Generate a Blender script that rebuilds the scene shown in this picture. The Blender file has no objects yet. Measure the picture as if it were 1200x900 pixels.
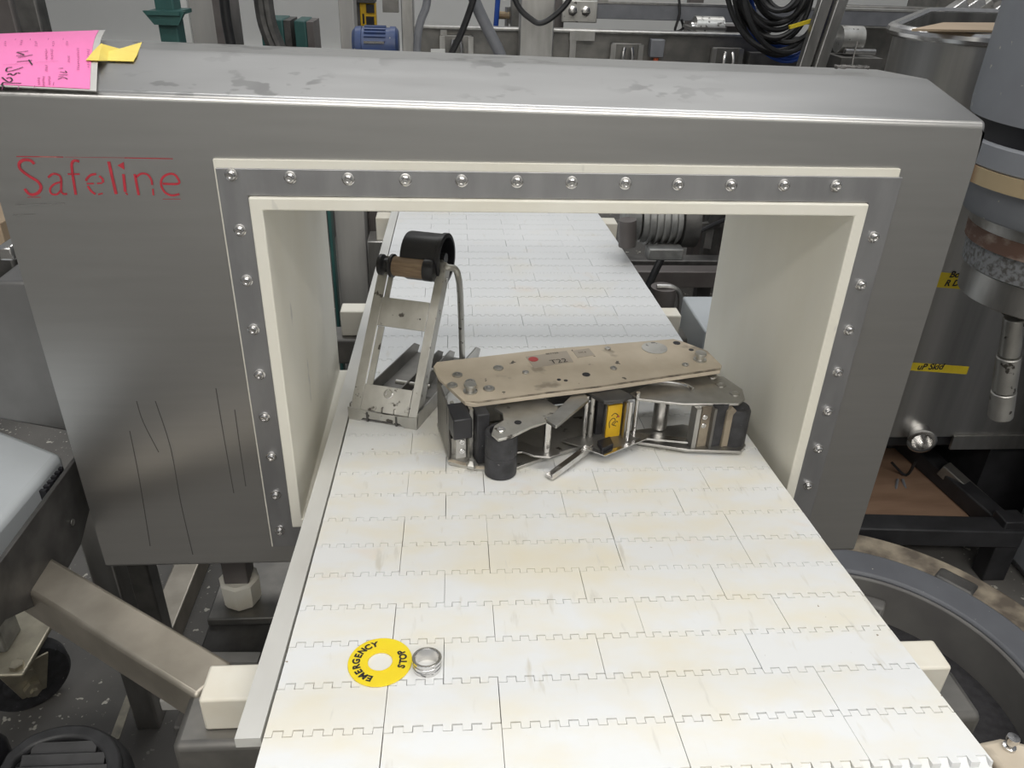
import bpy, math, random
from mathutils import Vector, Matrix, noise
random.seed(7)
R = math.radians

# ------------------------------------------------------------------ camera
scene = bpy.context.scene
COL = scene.collection
CAM = Vector((-0.1427, -0.8792, 0.6439))
YAW, PITCH, ROLL, FPX = 0.0838718, -0.5132932, 0.0352519, 930.664
_ca, _sa = math.cos(YAW), math.sin(YAW)
_cb, _sb = math.cos(PITCH), math.sin(PITCH)
FW = Vector((_sa*_cb, _ca*_cb, _sb))
_r0 = Vector((_ca, -_sa, 0)); _u0 = _r0.cross(FW)
RT = math.cos(ROLL)*_r0 + math.sin(ROLL)*_u0
UP = -math.sin(ROLL)*_r0 + math.cos(ROLL)*_u0
cd = bpy.data.cameras.new('camera'); cam = bpy.data.objects.new('camera', cd); COL.objects.link(cam)
cd.sensor_width = 36.0; cd.lens = 36.0*FPX/1200.0; cd.clip_start = .02
M = Matrix((RT, UP, -FW)).transposed().to_4x4(); M.translation = CAM
cam.matrix_world = M
scene.camera = cam

# ------------------------------------------------------------------ world, lamps, exposure
w = bpy.data.worlds.new('world'); scene.world = w; w.use_nodes = True
bg = w.node_tree.nodes['Background']
bg.inputs[0].default_value = (.93, .96, 1.0, 1); bg.inputs[1].default_value = 0.24
def area(name, loc, sx, sy, power, rot=(0, 0, 0), col=(1, .97, .92)):
    d = bpy.data.lights.new(name, 'AREA'); d.shape = 'RECTANGLE'; d.size = sx; d.size_y = sy
    d.energy = power; d.color = col
    o = bpy.data.objects.new(name, d); o.location = loc; o.rotation_euler = rot; COL.objects.link(o); return o
area('ceiling_and_fill_lamp', (0.45, -0.7, 3.3), 3.2, .9, 52)
area('ceiling_and_fill_lamp', (0.5, 1.5, 3.3), 3.2, .7, 27, col=(.92, .96, 1))
area('ceiling_and_fill_lamp', (0.3, 4.9, 5.6), 6.0, .8, 125, col=(1, .99, .97))
area('ceiling_and_fill_lamp', (0.0, -3.15, 3.0), 4.6, .5, 115)  # unseen fill lamp, added to brighten the front wall mirrored in the housing
scene.view_settings.view_transform = 'Standard'; scene.view_settings.look = 'None'
scene.view_settings.gamma = 1; scene.view_settings.use_curve_mapping = False
scene.view_settings.exposure = 0.0

# ------------------------------------------------------------------ helpers
def at(u, v, y):                       # point of the world plane y = const seen at photo pixel (u, v)
    d = FW + RT*((u-600)/FPX) + UP*((450-v)/FPX)
    return CAM + d*((y-CAM.y)/d.y)
def atz(u, v, z):                      # the same for a horizontal plane
    d = FW + RT*((u-600)/FPX) + UP*((450-v)/FPX)
    return CAM + d*((z-CAM.z)/d.z)
def zb(y): return -.0902507*y + .0454581*y*y - .0181709*y**3     # height of the belt surface
def atb(u, v):
    z = 0.0
    for _ in range(50):
        p = atz(u, v, z); z = .5*z + .5*zb(p.y)
    return p

ORG = {}
class MB:
    def __init__(s): s.v = []; s.f = []
    def add(s, vs, fs):
        b = len(s.v); s.v += [Vector(x) for x in vs]; s.f += [[i+b for i in f] for f in fs]
        return s
    def box(s, x0, x1, y0, y1, z0, z1):
        return s.hexa([(x0,y0,z0),(x1,y0,z0),(x1,y1,z0),(x0,y1,z0),(x0,y0,z1),(x1,y0,z1),(x1,y1,z1),(x0,y1,z1)])
    def hexa(s, c):
        return s.add(c, [(0,3,2,1),(4,5,6,7),(0,1,5,4),(1,2,6,5),(2,3,7,6),(3,0,4,7)])
    def obox(s, c, ex, ey, ez, hx, hy, hz):       # oriented box, half sizes
        c = Vector(c); ex, ey, ez = Vector(ex), Vector(ey), Vector(ez)
        return s.hexa([c+ex*(a*hx)+ey*(b*hy)+ez*(d*hz) for a, b, d in
                       ((-1,-1,-1),(1,-1,-1),(1,1,-1),(-1,1,-1),(-1,-1,1),(1,-1,1),(1,1,1),(-1,1,1))])
    def bar(s, p, q, wd, ht, up=(0,0,1)):
        p, q = Vector(p), Vector(q); d = (q-p); L = d.length; d.normalize()
        sx = d.cross(Vector(up)).normalized(); u = sx.cross(d).normalized()
        return s.obox((p+q)/2, d, sx, u, L/2, wd/2, ht/2)
    def prism(s, pts, vec):                        # polygon (3-D points) extruded along vec
        n = len(pts); vec = Vector(vec); a = [Vector(p) for p in pts]
        nrm = Vector((0,0,0))
        for i in range(n): nrm += a[i].cross(a[(i+1) % n])
        if nrm.dot(vec) < 0: a.reverse()
        vs = a+[p+vec for p in a]
        fs = [list(range(n))[::-1], list(range(n, 2*n))]+[(i, (i+1) % n, n+(i+1) % n, n+i) for i in range(n)]
        return s.add(vs, fs)
    def cyl(s, p, q, r, seg=20, r2=None, caps=True):
        p, q = Vector(p), Vector(q); d = (q-p).normalized(); r2 = r if r2 is None else r2
        a = d.orthogonal().normalized(); b = d.cross(a)
        vs = [p+(a*math.cos(t)+b*math.sin(t))*r for t in [2*math.pi*i/seg for i in range(seg)]]
        vs += [q+(a*math.cos(t)+b*math.sin(t))*r2 for t in [2*math.pi*i/seg for i in range(seg)]]
        fs = [(i, (i+1) % seg, seg+(i+1) % seg, seg+i) for i in range(seg)]
        if caps: fs += [list(range(seg))[::-1], list(range(seg, 2*seg))]
        return s.add(vs, fs)
    def lathe(s, p, d, prof, seg=28):              # prof: list of (height, radius); closed at ends when radius is 0
        p = Vector(p); d = Vector(d).normalized(); a = d.orthogonal().normalized(); b = d.cross(a)
        vs = []
        for h, r in prof:
            for i in range(seg):
                t = 2*math.pi*i/seg; vs.append(p+d*h+(a*math.cos(t)+b*math.sin(t))*max(r, 1e-5))
        fs = []
        for k in range(len(prof)-1):
            for i in range(seg):
                j = (i+1) % seg; fs.append((k*seg+i, k*seg+j, (k+1)*seg+j, (k+1)*seg+i))
        return s.add(vs, fs)
    def tube(s, pts, r, seg=10, smooth=0, caps=True):
        pts = [Vector(p) for p in pts]
        if smooth: pts = catmull(pts, smooth)
        rings = []; prev = None
        for i, p in enumerate(pts):
            t = (pts[min(i+1, len(pts)-1)]-pts[max(i-1, 0)]).normalized()
            a = t.orthogonal().normalized() if prev is None else (prev-t*prev.dot(t)).normalized()
            prev = a; b = t.cross(a)
            rings.append([p+(a*math.cos(k)+b*math.sin(k))*r for k in [2*math.pi*j/seg for j in range(seg)]])
        vs = [x for g in rings for x in g]; n = len(rings)
        fs = [(k*seg+i, k*seg+(i+1) % seg, (k+1)*seg+(i+1) % seg, (k+1)*seg+i) for k in range(n-1) for i in range(seg)]
        if caps: fs += [list(range(seg))[::-1], list(range((n-1)*seg, n*seg))]
        return s.add(vs, fs)
    def ring_prism(s, outer, inner, vec):          # plate with a hole; loops of equal length
        n = len(outer); o = [Vector(p) for p in outer]; i_ = [Vector(p) for p in inner]; vec = Vector(vec)
        vs = o+i_+[p+vec for p in o]+[p+vec for p in i_]; fs = []
        for k in range(n):
            m = (k+1) % n
            fs += [(k, n+k, n+m, m), (2*n+k, 2*n+m, 3*n+m, 3*n+k), (k, m, 2*n+m, 2*n+k), (n+k, 3*n+k, 3*n+m, n+m)]
        return s.add(vs, fs)
    def build(s, name, mat, parent=None, bevel=0, smooth=True, kind=None, label=None, angle=35, seg=2):
        o0 = ORG.get(parent.name, Vector((0,0,0))) if parent else Vector((0,0,0))
        me = bpy.data.meshes.new(name)
        me.from_pydata([tuple(p-o0) for p in s.v], [], s.f); me.update()
        me.materials.append(mat)
        o = bpy.data.objects.new(name, me); COL.objects.link(o)
        fixn(me)
        if smooth:
            me.polygons.foreach_set('use_smooth', [True]*len(me.polygons))
            me.set_sharp_from_angle(angle=R(angle))
        if parent: o.parent = parent; ORG[o.name] = o0
        else: ORG[o.name] = Vector((0,0,0))
        if bevel:
            b = o.modifiers.new('bevel', 'BEVEL'); b.width = bevel; b.segments = seg; b.limit_method = 'ANGLE'; b.angle_limit = R(35)
        if kind: o['kind'] = kind
        if label: o['label'] = label
        return o
import bmesh
def fixn(me):
    b = bmesh.new(); b.from_mesh(me); bmesh.ops.recalc_face_normals(b, faces=b.faces); b.to_mesh(me); b.free()
def catmull(pts, n):
    out = []
    for i in range(len(pts)-1):
        p0, p1, p2, p3 = pts[max(i-1,0)], pts[i], pts[i+1], pts[min(i+2,len(pts)-1)]
        for k in range(n):
            t = k/n
            out.append(.5*((2*p1)+(p2-p0)*t+(2*p0-5*p1+4*p2-p3)*t*t+(3*p1-p0-3*p2+p3)*t**3))
    return out+[pts[-1]]
def tag(o, label, cat, group=None):
    o['label'] = label; o['category'] = cat
    if group: o['group'] = group
    return o
def thing(name, loc, label, cat, group=None):
    o = bpy.data.objects.new(name, None); COL.objects.link(o); o.location = loc; o.empty_display_size = .05
    ORG[o.name] = Vector(loc)
    return tag(o, label, cat, group)
def circle(c, r, n=32, ex=(1,0,0), ey=(0,1,0), a0=0):
    c, ex, ey = Vector(c), Vector(ex), Vector(ey)
    return [c+ex*(r*math.cos(a0+2*math.pi*i/n))+ey*(r*math.sin(a0+2*math.pi*i/n)) for i in range(n)]
def text_mb(body, size, origin, ex, ey, extrude=.0004, align='LEFT', shear=0, bold=0):
    cu = bpy.data.curves.new('t', 'FONT'); cu.body = body; cu.size = size; cu.shear = shear
    cu.offset = bold; cu.align_x = align; cu.align_y = 'CENTER' if align == 'CENTER' else 'TOP_BASELINE'; cu.resolution_u = 3
    ob = bpy.data.objects.new('t', cu); COL.objects.link(ob)
    dg = bpy.context.evaluated_depsgraph_get(); me = bpy.data.meshes.new_from_object(ob.evaluated_get(dg))
    origin, ex, ey = Vector(origin), Vector(ex).normalized(), Vector(ey).normalized(); ez = ex.cross(ey)
    m = MB(); m.add([origin+ex*v.co.x+ey*v.co.y+ez*extrude for v in me.vertices], [list(p.vertices) for p in me.polygons])
    bpy.data.objects.remove(ob); bpy.data.meshes.remove(me); bpy.data.curves.remove(cu)
    return m
def ribbon(m, pts, wd, n, smooth=4):               # flat brush stroke on a surface with normal n
    pts = [Vector(p) for p in pts]; n = Vector(n)
    if smooth and len(pts) > 2: pts = catmull(pts, smooth)
    vs = []
    for i, p in enumerate(pts):
        t = (pts[min(i+1,len(pts)-1)]-pts[max(i-1,0)]).normalized(); sd = n.cross(t).normalized()*(wd/2)
        vs += [p-sd, p+sd]
    m.add(vs, [(2*i, 2*i+2, 2*i+3, 2*i+1) for i in range(len(pts)-1)])

# ------------------------------------------------------------------ materials
def mat(name, col, rough=.5, metal=0.0, col2=None, scale=8.0, stretch=(1,1,1), lo=.35, hi=.65, bump=0.0, bscale=60.0,
        rvar=0.0, detail=4.0, fade=None, spots=None, spec=.5, trans=0.0):
    m = bpy.data.materials.new(name); m.use_nodes = True; nt = m.node_tree; N = nt.nodes; L = nt.links
    b = N['Principled BSDF']
    b.inputs['Base Color'].default_value = (*col, 1); b.inputs['Roughness'].default_value = rough
    b.inputs['Metallic'].default_value = metal; b.inputs['Specular IOR Level'].default_value = spec
    b.inputs['Transmission Weight'].default_value = trans
    geo = N.new('ShaderNodeNewGeometry'); mp = N.new('ShaderNodeMapping'); mp.inputs['Scale'].default_value = stretch
    L.new(geo.outputs['Position'], mp.inputs['Vector'])
    csock = None; fd = None
    if fade:                                        # wear that thins out along the belt: (y start, y end, factor left at the end)
        sx = N.new('ShaderNodeSeparateXYZ'); L.new(geo.outputs['Position'], sx.inputs[0])
        fr = N.new('ShaderNodeMapRange'); fr.inputs[1].default_value = fade[0]; fr.inputs[2].default_value = fade[1]
        fr.inputs[3].default_value = 1; fr.inputs[4].default_value = fade[2]; L.new(sx.outputs[1], fr.inputs[0]); fd = fr.outputs[0]
    def fadein(sock):
        if fd is None: return sock
        mu = N.new('ShaderNodeMath'); mu.operation = 'MULTIPLY'; L.new(sock, mu.inputs[0]); L.new(fd, mu.inputs[1]); return mu.outputs[0]
    if col2 is not None:
        nz = N.new('ShaderNodeTexNoise'); nz.inputs['Scale'].default_value = scale; nz.inputs['Detail'].default_value = detail
        L.new(mp.outputs[0], nz.inputs['Vector'])
        rp = N.new('ShaderNodeValToRGB'); rp.color_ramp.elements[0].position = lo; rp.color_ramp.elements[1].position = hi
        rp.color_ramp.elements[0].color = (*col, 1); rp.color_ramp.elements[1].color = (*col2, 1)
        L.new(fadein(nz.outputs['Fac']), rp.inputs[0]); csock = rp.outputs[0]
        if rvar:
            mr = N.new('ShaderNodeMapRange'); mr.inputs[3].default_value = rough-rvar; mr.inputs[4].default_value = rough+rvar
            L.new(nz.outputs['Fac'], mr.inputs[0]); L.new(mr.outputs[0], b.inputs['Roughness'])
    for sp in (spots or []):                        # (colour, scale, threshold, softness, stretch)
        c, sc, th, so, st = sp
        m2 = N.new('ShaderNodeMapping'); m2.inputs['Scale'].default_value = st; m2.inputs['Location'].default_value = (sc*.37, 1.7, th*3)
        L.new(geo.outputs['Position'], m2.inputs['Vector'])
        n2 = N.new('ShaderNodeTexNoise'); n2.inputs['Scale'].default_value = sc; n2.inputs['Detail'].default_value = 3
        L.new(m2.outputs[0], n2.inputs['Vector'])
        r2 = N.new('ShaderNodeMapRange'); r2.inputs[1].default_value = th; r2.inputs[2].default_value = th+so
        L.new(n2.outputs['Fac'], r2.inputs[0])
        mx = N.new('ShaderNodeMix'); mx.data_type = 'RGBA'
        if csock: L.new(csock, mx.inputs['A'])
        else: mx.inputs['A'].default_value = (*col, 1)
        mx.inputs['B'].default_value = (*c, 1); L.new(fadein(r2.outputs[0]), mx.inputs['Factor']); csock = mx.outputs['Result']
    if csock: L.new(csock, b.inputs['Base Color'])
    if bump:
        nb = N.new('ShaderNodeTexNoise'); nb.inputs['Scale'].default_value = bscale; nb.inputs['Detail'].default_value = 3
        L.new(mp.outputs[0], nb.inputs['Vector'])
        bp = N.new('ShaderNodeBump'); bp.inputs['Strength'].default_value = bump; bp.inputs['Distance'].default_value = .002
        L.new(nb.outputs['Fac'], bp.inputs['Height']); L.new(bp.outputs[0], b.inputs['Normal'])
    return m
HOUS = mat('brushed_housing_steel', (.46,.455,.445), .33, .93, (.49,.485,.475), 26, (.25,1,3), .3, .7, .02, 90, .03)
def top_smudges(m):                # dried splash marks lying on the sloped top only
    nt = m.node_tree; N = nt.nodes; L = nt.links; b = N['Principled BSDF']; src = b.inputs['Base Color'].links[0].from_socket
    geo = N.new('ShaderNodeNewGeometry'); mp = N.new('ShaderNodeMapping'); mp.inputs['Scale'].default_value = (1, 1.1, 1)
    mp.inputs['Rotation'].default_value = (0, 0, .5); L.new(geo.outputs['Position'], mp.inputs['Vector'])
    nz = N.new('ShaderNodeTexNoise'); nz.inputs['Scale'].default_value = 34; nz.inputs['Detail'].default_value = 2; L.new(mp.outputs[0], nz.inputs['Vector'])
    r = N.new('ShaderNodeMapRange'); r.inputs[1].default_value = .545; r.inputs[2].default_value = .60; L.new(nz.outputs['Fac'], r.inputs[0])
    n3 = N.new('ShaderNodeTexNoise'); n3.inputs['Scale'].default_value = 5; L.new(geo.outputs['Position'], n3.inputs['Vector'])
    r3 = N.new('ShaderNodeMapRange'); r3.inputs[1].default_value = .43; r3.inputs[2].default_value = .54; L.new(n3.outputs['Fac'], r3.inputs[0])
    sx = N.new('ShaderNodeSeparateXYZ'); L.new(geo.outputs['Position'], sx.inputs[0])
    rz = N.new('ShaderNodeMapRange'); rz.inputs[1].default_value = .487; rz.inputs[2].default_value = .492; L.new(sx.outputs[2], rz.inputs[0])
    rx = N.new('ShaderNodeMapRange'); rx.inputs[1].default_value = .2; rx.inputs[2].default_value = .05; L.new(sx.outputs[0], rx.inputs[0])
    f = rz.outputs[0]
    for o in (r.outputs[0], r3.outputs[0], rx.outputs[0]):
        mu = N.new('ShaderNodeMath'); mu.operation = 'MULTIPLY'; L.new(f, mu.inputs[0]); L.new(o, mu.inputs[1]); f = mu.outputs[0]
    mu = N.new('ShaderNodeMath'); mu.operation = 'MULTIPLY'; mu.inputs[1].default_value = .75; L.new(f, mu.inputs[0])
    mx = N.new('ShaderNodeMix'); mx.data_type = 'RGBA'; mx.inputs['B'].default_value = (.25,.245,.24,1)
    L.new(src, mx.inputs['A']); L.new(mu.outputs[0], mx.inputs['Factor']); L.new(mx.outputs['Result'], b.inputs['Base Color'])
top_smudges(HOUS)
FLNG = mat('satin_flange_steel', (.36,.36,.37), .45, .9, (.42,.42,.43), 40, (1,1,.3), bump=.03)
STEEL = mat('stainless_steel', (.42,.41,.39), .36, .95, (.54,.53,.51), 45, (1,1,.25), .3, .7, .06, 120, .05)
SHINY = mat('polished_steel', (.62,.61,.60), .22, 1.0, (.72,.71,.70), 60)
WORN = mat('worn_steel', (.46,.45,.42), .40, .85, (.60,.59,.56), 35, (1,1,.4), .3, .7, .12, 150, .06,
           spots=[((.12,.11,.10), 60, .63, .06, (1,1,1))])
DKST = mat('dark_steel', (.085,.083,.08), .5, .6, (.14,.135,.13), 25, bump=.05)
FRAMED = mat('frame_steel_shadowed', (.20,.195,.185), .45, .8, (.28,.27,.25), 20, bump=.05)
ARMST = mat('scuffed_tube_steel', (.34,.31,.26), .42, .8, (.46,.42,.36), 14, (1,1,1), .35, .65, .08, 60, .05)
WHITE = mat('white_plastic_liner', (.80,.78,.70), .45, 0, (.74,.71,.61), 9, (1,1,.4), .35, .75, .02, 60,
            spots=[((.55,.54,.50), 28, .70, .05, (1,1,.35))])
BLOCK = mat('white_plastic_block', (.80,.77,.68), .5, 0, (.72,.66,.54), 14, (1,1,1), .45, .8, .03, 90)
STRIP = mat('wear_strip_plastic', (.66,.66,.63), .5, 0, (.58,.57,.54), 16, (1,.3,1), .35, .7, .03, 90)
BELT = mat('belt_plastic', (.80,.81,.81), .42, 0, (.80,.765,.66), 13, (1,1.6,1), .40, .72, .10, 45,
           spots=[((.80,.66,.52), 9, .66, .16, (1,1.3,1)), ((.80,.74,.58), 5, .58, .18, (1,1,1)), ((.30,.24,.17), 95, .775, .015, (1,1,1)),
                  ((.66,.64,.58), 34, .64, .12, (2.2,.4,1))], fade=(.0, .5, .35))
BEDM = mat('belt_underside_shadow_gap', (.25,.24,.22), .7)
BEIGE = mat('beige_paint_worn', (.60,.525,.42), .5, 0, (.54,.465,.365), 30, bump=.06, bscale=120,
            spots=[((.10,.085,.07), 48, .68, .02, (1,1,1)), ((.33,.28,.22), 18, .62, .06, (1,1,1))])
BEIGEEDGE = mat('beige_paint_chipped', (.40,.34,.26), .5, .2, (.16,.13,.10), 70, lo=.4, hi=.6)
RUBB = mat('black_rubber', (.022,.022,.024), .55, 0, (.045,.045,.05), 60, bump=.1, bscale=200, spots=[((.18,.18,.18), 130, .70, .03, (1,1,1))])
BLACK = mat('black_plastic', (.015,.015,.018), .38, 0, (.024,.024,.028), 20)
FANP = mat('black_fan_plastic', (.035,.035,.037), .45, 0, (.055,.055,.058), 30, bump=.1, bscale=120)
MATB = mat('black_mat', (.02,.019,.021), .9, 0, (.035,.034,.037), 60, bump=.3, bscale=300)
WOODY = mat('tan_cork_core', (.33,.24,.16), .7, 0, (.22,.15,.095), 60, (.3,1,5), .35, .65, .1, 120)
YEL = mat('yellow_plate', (.80,.50,.02), .45, 0, (.72,.43,.02), 40)
YTAPE = mat('yellow_masking_tape', (.86,.70,.16), .65, 0, (.80,.62,.12), 30, bump=.2, bscale=120)
YTAPE2 = mat('yellow_cloth_tape', (.72,.56,.03), .6, 0, (.62,.47,.02), 30)
YDISC = mat('yellow_disc_plastic', (.92,.72,.02), .4, 0, (.90,.68,.02), 40)
PINK = mat('pink_paper', (.93,.20,.50), .42, 0, (.93,.23,.53), 6, spec=.5)
LAMI = mat('clear_laminate_border', (.62,.61,.58), .25, 0, (.55,.54,.52), 20)
INK = mat('black_ink', (.02,.018,.02), .6); PINKINK = mat('grey_print_ink', (.40,.09,.24), .6)
RED = mat('red_lettering_paint', (.50,.035,.055), .5, 0, (.38,.03,.045), 60, spots=[((.50,.14,.13), 45, .60, .05, (1,1,1)), ((.36,.33,.32), 70, .66, .03, (1,1,1))])
SEALRED = mat('red_print', (.45,.07,.07), .6); STICK = mat('grey_sticker', (.42,.37,.31), .5)
BLUEINK = mat('blue_print', (.04,.10,.40), .6)
GREYBOX = mat('light_grey_enclosure_paint', (.50,.53,.55), .35, 0, (.46,.49,.51), 5)
PAINT = mat('grey_machine_paint', (.27,.285,.31), .45, 0, (.24,.25,.275), 10, bump=.05, spots=[((.55,.53,.46), 60, .72, .02, (1,1,1))])
PAINT3 = mat('grey_machine_paint_shaded', (.135,.142,.158), .5, 0, (.115,.12,.135), 10, bump=.05, spots=[((.50,.48,.42), 60, .72, .02, (1,1,1))])  # same grey paint, shade of the mixer head put into the colour
PAINT2 = mat('grey_machine_paint_dusty', (.135,.13,.125), .6, 0, (.17,.165,.155), 12, bump=.1)
CRUST = mat('crusted_beige_edge', (.30,.255,.19), .8, 0, (.11,.09,.07), 18, lo=.35, hi=.6, bump=.5, bscale=80)
RUST = mat('rusty_yellow_band', (.42,.33,.20), .6, 0, (.20,.09,.04), 14, (1,1,.6), .42, .6, .2, 90)
BROWN = mat('brown_rust_band', (.13,.075,.055), .7, 0, (.30,.24,.20), 30, (1,1,2), .5, .7, .3, 120)
SPECK = mat('flaking_grey_band', (.26,.27,.28), .6, .2, (.12,.115,.11), 120, lo=.45, hi=.62, bump=.4, bscale=200)
SILV = mat('bare_silver_band', (.55,.55,.54), .4, .8, (.35,.33,.30), 25)
TEAL = mat('teal_painted_steel', (.035,.115,.105), .45, 0, (.028,.09,.085), 14)
MBLUE = mat('blue_motor_paint', (.05,.085,.22), .4, 0, (.07,.10,.20), 30, spots=[((.45,.45,.46), 50, .68, .04, (1,1,1))])
WALLP = mat('white_wall_panel', (.72,.72,.70), .6, 0, (.66,.66,.64), 1.2)
WALLG = mat('grey_wall_band', (.42,.41,.39), .6, 0, (.38,.37,.35), 3)
CONC = mat('concrete_floor', (.10,.096,.089), .8, 0, (.145,.138,.128), 5, (1,1,1), .35, .7, .3, 60,
           spots=[((.50,.48,.42), 42, .66, .03, (1,1,1)), ((.42,.40,.36), 90, .68, .03, (1,1,1)), ((.09,.085,.08), 2.4, .58, .15, (1,1,1))])
CONCL = mat('pale_floor_line', (.36,.33,.26), .85, 0, (.20,.19,.16), 30, lo=.4, hi=.7)
COLM = mat('grey_painted_column', (.40,.39,.37), .55, 0, (.35,.34,.325), 10, (3,3,.3))
COLD = mat('dull_brown_grey_steel', (.13,.115,.11), .5, .3, (.17,.155,.15), 12)
CABLE = mat('black_cable_jacket', (.012,.012,.013), .45, 0, (.02,.02,.021), 30)
CABLEB = mat('blue_cable_jacket', (.02,.075,.36), .45, 0, (.03,.09,.40), 30)
GREYHOSE = mat('grey_hose', (.16,.165,.18), .45, 0, (.20,.205,.22), 20)
ALU = mat('cast_aluminium', (.34,.34,.33), .5, .6, (.22,.22,.215), 30, bump=.15, bscale=120)
WOOD = mat('plywood_shelf', (.30,.19,.125), .7, 0, (.23,.14,.09), 5, (1,5,1), .35, .65)
CARD = mat('cardboard', (.52,.40,.28), .8, 0, (.45,.34,.23), 6)
ORANGE = mat('orange_plug', (.55,.12,.05), .5)
GLOW = mat('indicator_grey', (.55,.56,.58), .4)
CASTER = mat('zinc_plated_steel', (.48,.44,.34), .4, .8, (.38,.345,.27), 30)

def structure(name, mb, m, **k): return mb.build(name, m, kind='structure', **k)
def screw(parent, p, n, r, h=.0022, name='screw', m=None, seg=14, hexa=False):
    n = Vector(n).normalized(); p = Vector(p)
    mb = MB().lathe(p, n, [(0, r), (h*.7, r), (h, r*.86), (h, r*.5), (h*.5, r*.46), (h*.5, 0)], 6 if hexa else seg)
    return mb.build(name, m or SHINY, parent)

FLOOR = -0.75
# ================================================================== SETTING
structure('floor', MB().box(-6, 6, -5, 7.2, FLOOR-.1, FLOOR), CONC)
structure('wall_back', MB().box(-6, 6, 7.0, 7.2, FLOOR, 3.6), WALLP)
structure('wall_front_reflector', MB().box(-6, 6, -3.9, -3.7, FLOOR, 3.6), WALLP)  # unseen wall, added so the housing face has something pale to reflect
structure('baseboard_back', MB().box(-6, 6, 6.93, 7.0, FLOOR, -.33), WALLG, bevel=.01)
structure('trim_1', MB().box(-6, 6, 6.92, 7.0, -.33, -.30), WALLP, bevel=.005)
m = MB(); m.prism([atz(u, v, FLOOR) for u, v in ((128,868),(140,866),(156,818),(148,815))], (0,0,.0015))
m.build('trim_2', CONCL, kind='structure')

# ================================================================== METAL DETECTOR
X0, X1, ZB, ZT, D = -.631, .455, -.1455, .481, .415
def ztop(x): return ZT - .0136*(x+.03)
det = thing('metal_detector', (-.09, .2, -.145), 'brushed steel metal detector housing with wide rectangular opening around white belt', 'machine')
OL, OR_, OT, OB = -.3645, .3353, .3876, -.0703
SL = math.atan2(.0275, .13); RB = .009
def section(x):
    zt = ztop(x); c = Vector((x, RB, zt-RB*.35)); pts = [Vector((x, 0, ZB)), Vector((x, 0, c.z))]
    for k in range(1, 9):
        a = R(180)-(math.pi/2-SL)*k/8; pts.append(c+Vector((0, RB*math.cos(a), RB*math.sin(a))))
    pts += [Vector((x, .132, zt+.0285)), Vector((x, .139, zt+.0295)), Vector((x, .268, zt+.0225)), Vector((x, D, zt-.02)), Vector((x, D, ZB))]
    return pts
m = MB()
sl, sr = section(X0), section(X1); n = len(sl)
# front skin with the opening cut out, top skins, back skin with opening, ends
def frontgrid(y, flip):
    xs = [X0, OL-.005, OR_+.005, X1]; zs = [ZB, OB-.005, OT+.005, None]
    P = {}
    for i, x in enumerate(xs):
        for k, z in enumerate(zs):
            zz = z if z is not None else (ztop(x)-RB*.35 if y == 0 else ztop(x)-.02)
            P[i, k] = Vector((x, y, zz))
    vs = [P[i, k] for i in range(4) for k in range(4)]
    fs = [(i*4+k, (i+1)*4+k, (i+1)*4+k+1, i*4+k+1) for i in range(3) for k in range(3) if not (i == 1 and k == 1)]
    m.add(vs, fs)
frontgrid(0, False); frontgrid(D, True)
xs = [X0, OL-.005, OR_+.005, X1]
for a, b in ((0,1),(1,2),(2,3)):
    A, B = section(xs[a]), section(xs[b])
    h = n-2
    m.add(A[1:n-1]+B[1:n-1], [(i, i+1, h+i+1, h+i) for i in range(h-1)])
    m.add([A[0], B[0], B[n-1], A[n-1]], [(0,1,2,3)])
m.add(sl, [list(range(n))]); m.add(sr, [list(range(n))])
b = bmesh.new()
me = bpy.data.meshes.new('t'); me.from_pydata([tuple(p) for p in m.v], [], m.f); b.from_mesh(me)
bmesh.ops.remove_doubles(b, verts=b.verts, dist=1e-5); b.verts.ensure_lookup_table()
m = MB(); m.v = [v.co.copy() for v in b.verts]; m.f = [[v.index for v in f.verts] for f in b.faces]; b.free()
housing = m.build('housing', HOUS, det, bevel=.005, smooth=False, seg=4)
# tunnel liner: white plastic tube with a proud front lip
T = .014
def loop(y, g, f=0): return [Vector((OL-g, y, OB-g)), Vector((OR_+g, y, OB-g)), Vector((OR_+g, y, OT+g)), Vector((OL-g, y, OT+g))]
m = MB().ring_prism(loop(-.012, 0), loop(-.012, -T), (0, D+.012, 0))
m.build('tunnel_liner', WHITE, det, bevel=.0015, smooth=False)
# white gasket behind the flange, then the flange itself in four strips
GX0, GX1, GT = -.3981, .366, .4264
def rect(x0, x1, z0, z1, y): return [Vector((x0,y,z0)), Vector((x1,y,z0)), Vector((x1,y,z1)), Vector((x0,y,z1))]
m = MB().ring_prism(rect(GX0, GX1, OB-.040, GT, -.004), rect(OL, OR_, OB, OT, -.004), (0,.004,0))
m.build('gasket', WHITE, det, smooth=False, label='white gasket showing along the top of the bolted flange')
fx0, fx1, ft, fbt = GX0+.0022, GX1+.0035, GT-.0085, OB-.038
m = MB().ring_prism(rect(fx0, fx1, fbt, ft, -.007), rect(OL-.0008, OR_+.0008, OB-.0008, OT+.0008, -.007), (0,.003,0))
fl = m.build('flange', FLNG, det, bevel=.0006, smooth=False)
top = [(271,205),(340,208),(408,210),(475,211),(541,212),(606,213),(670,214),(733,215),(795,216),(857,217),(919,217),(980,218)]
lef = [(281,270),(289,329),(297,386),(304,439),(310,489),(318,535),(323,580),(328,622)]
rig = [(1024,278),(1009,334),(995,387),(982,436),(970,482),(959,526),(947,569)]
first = None
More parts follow.
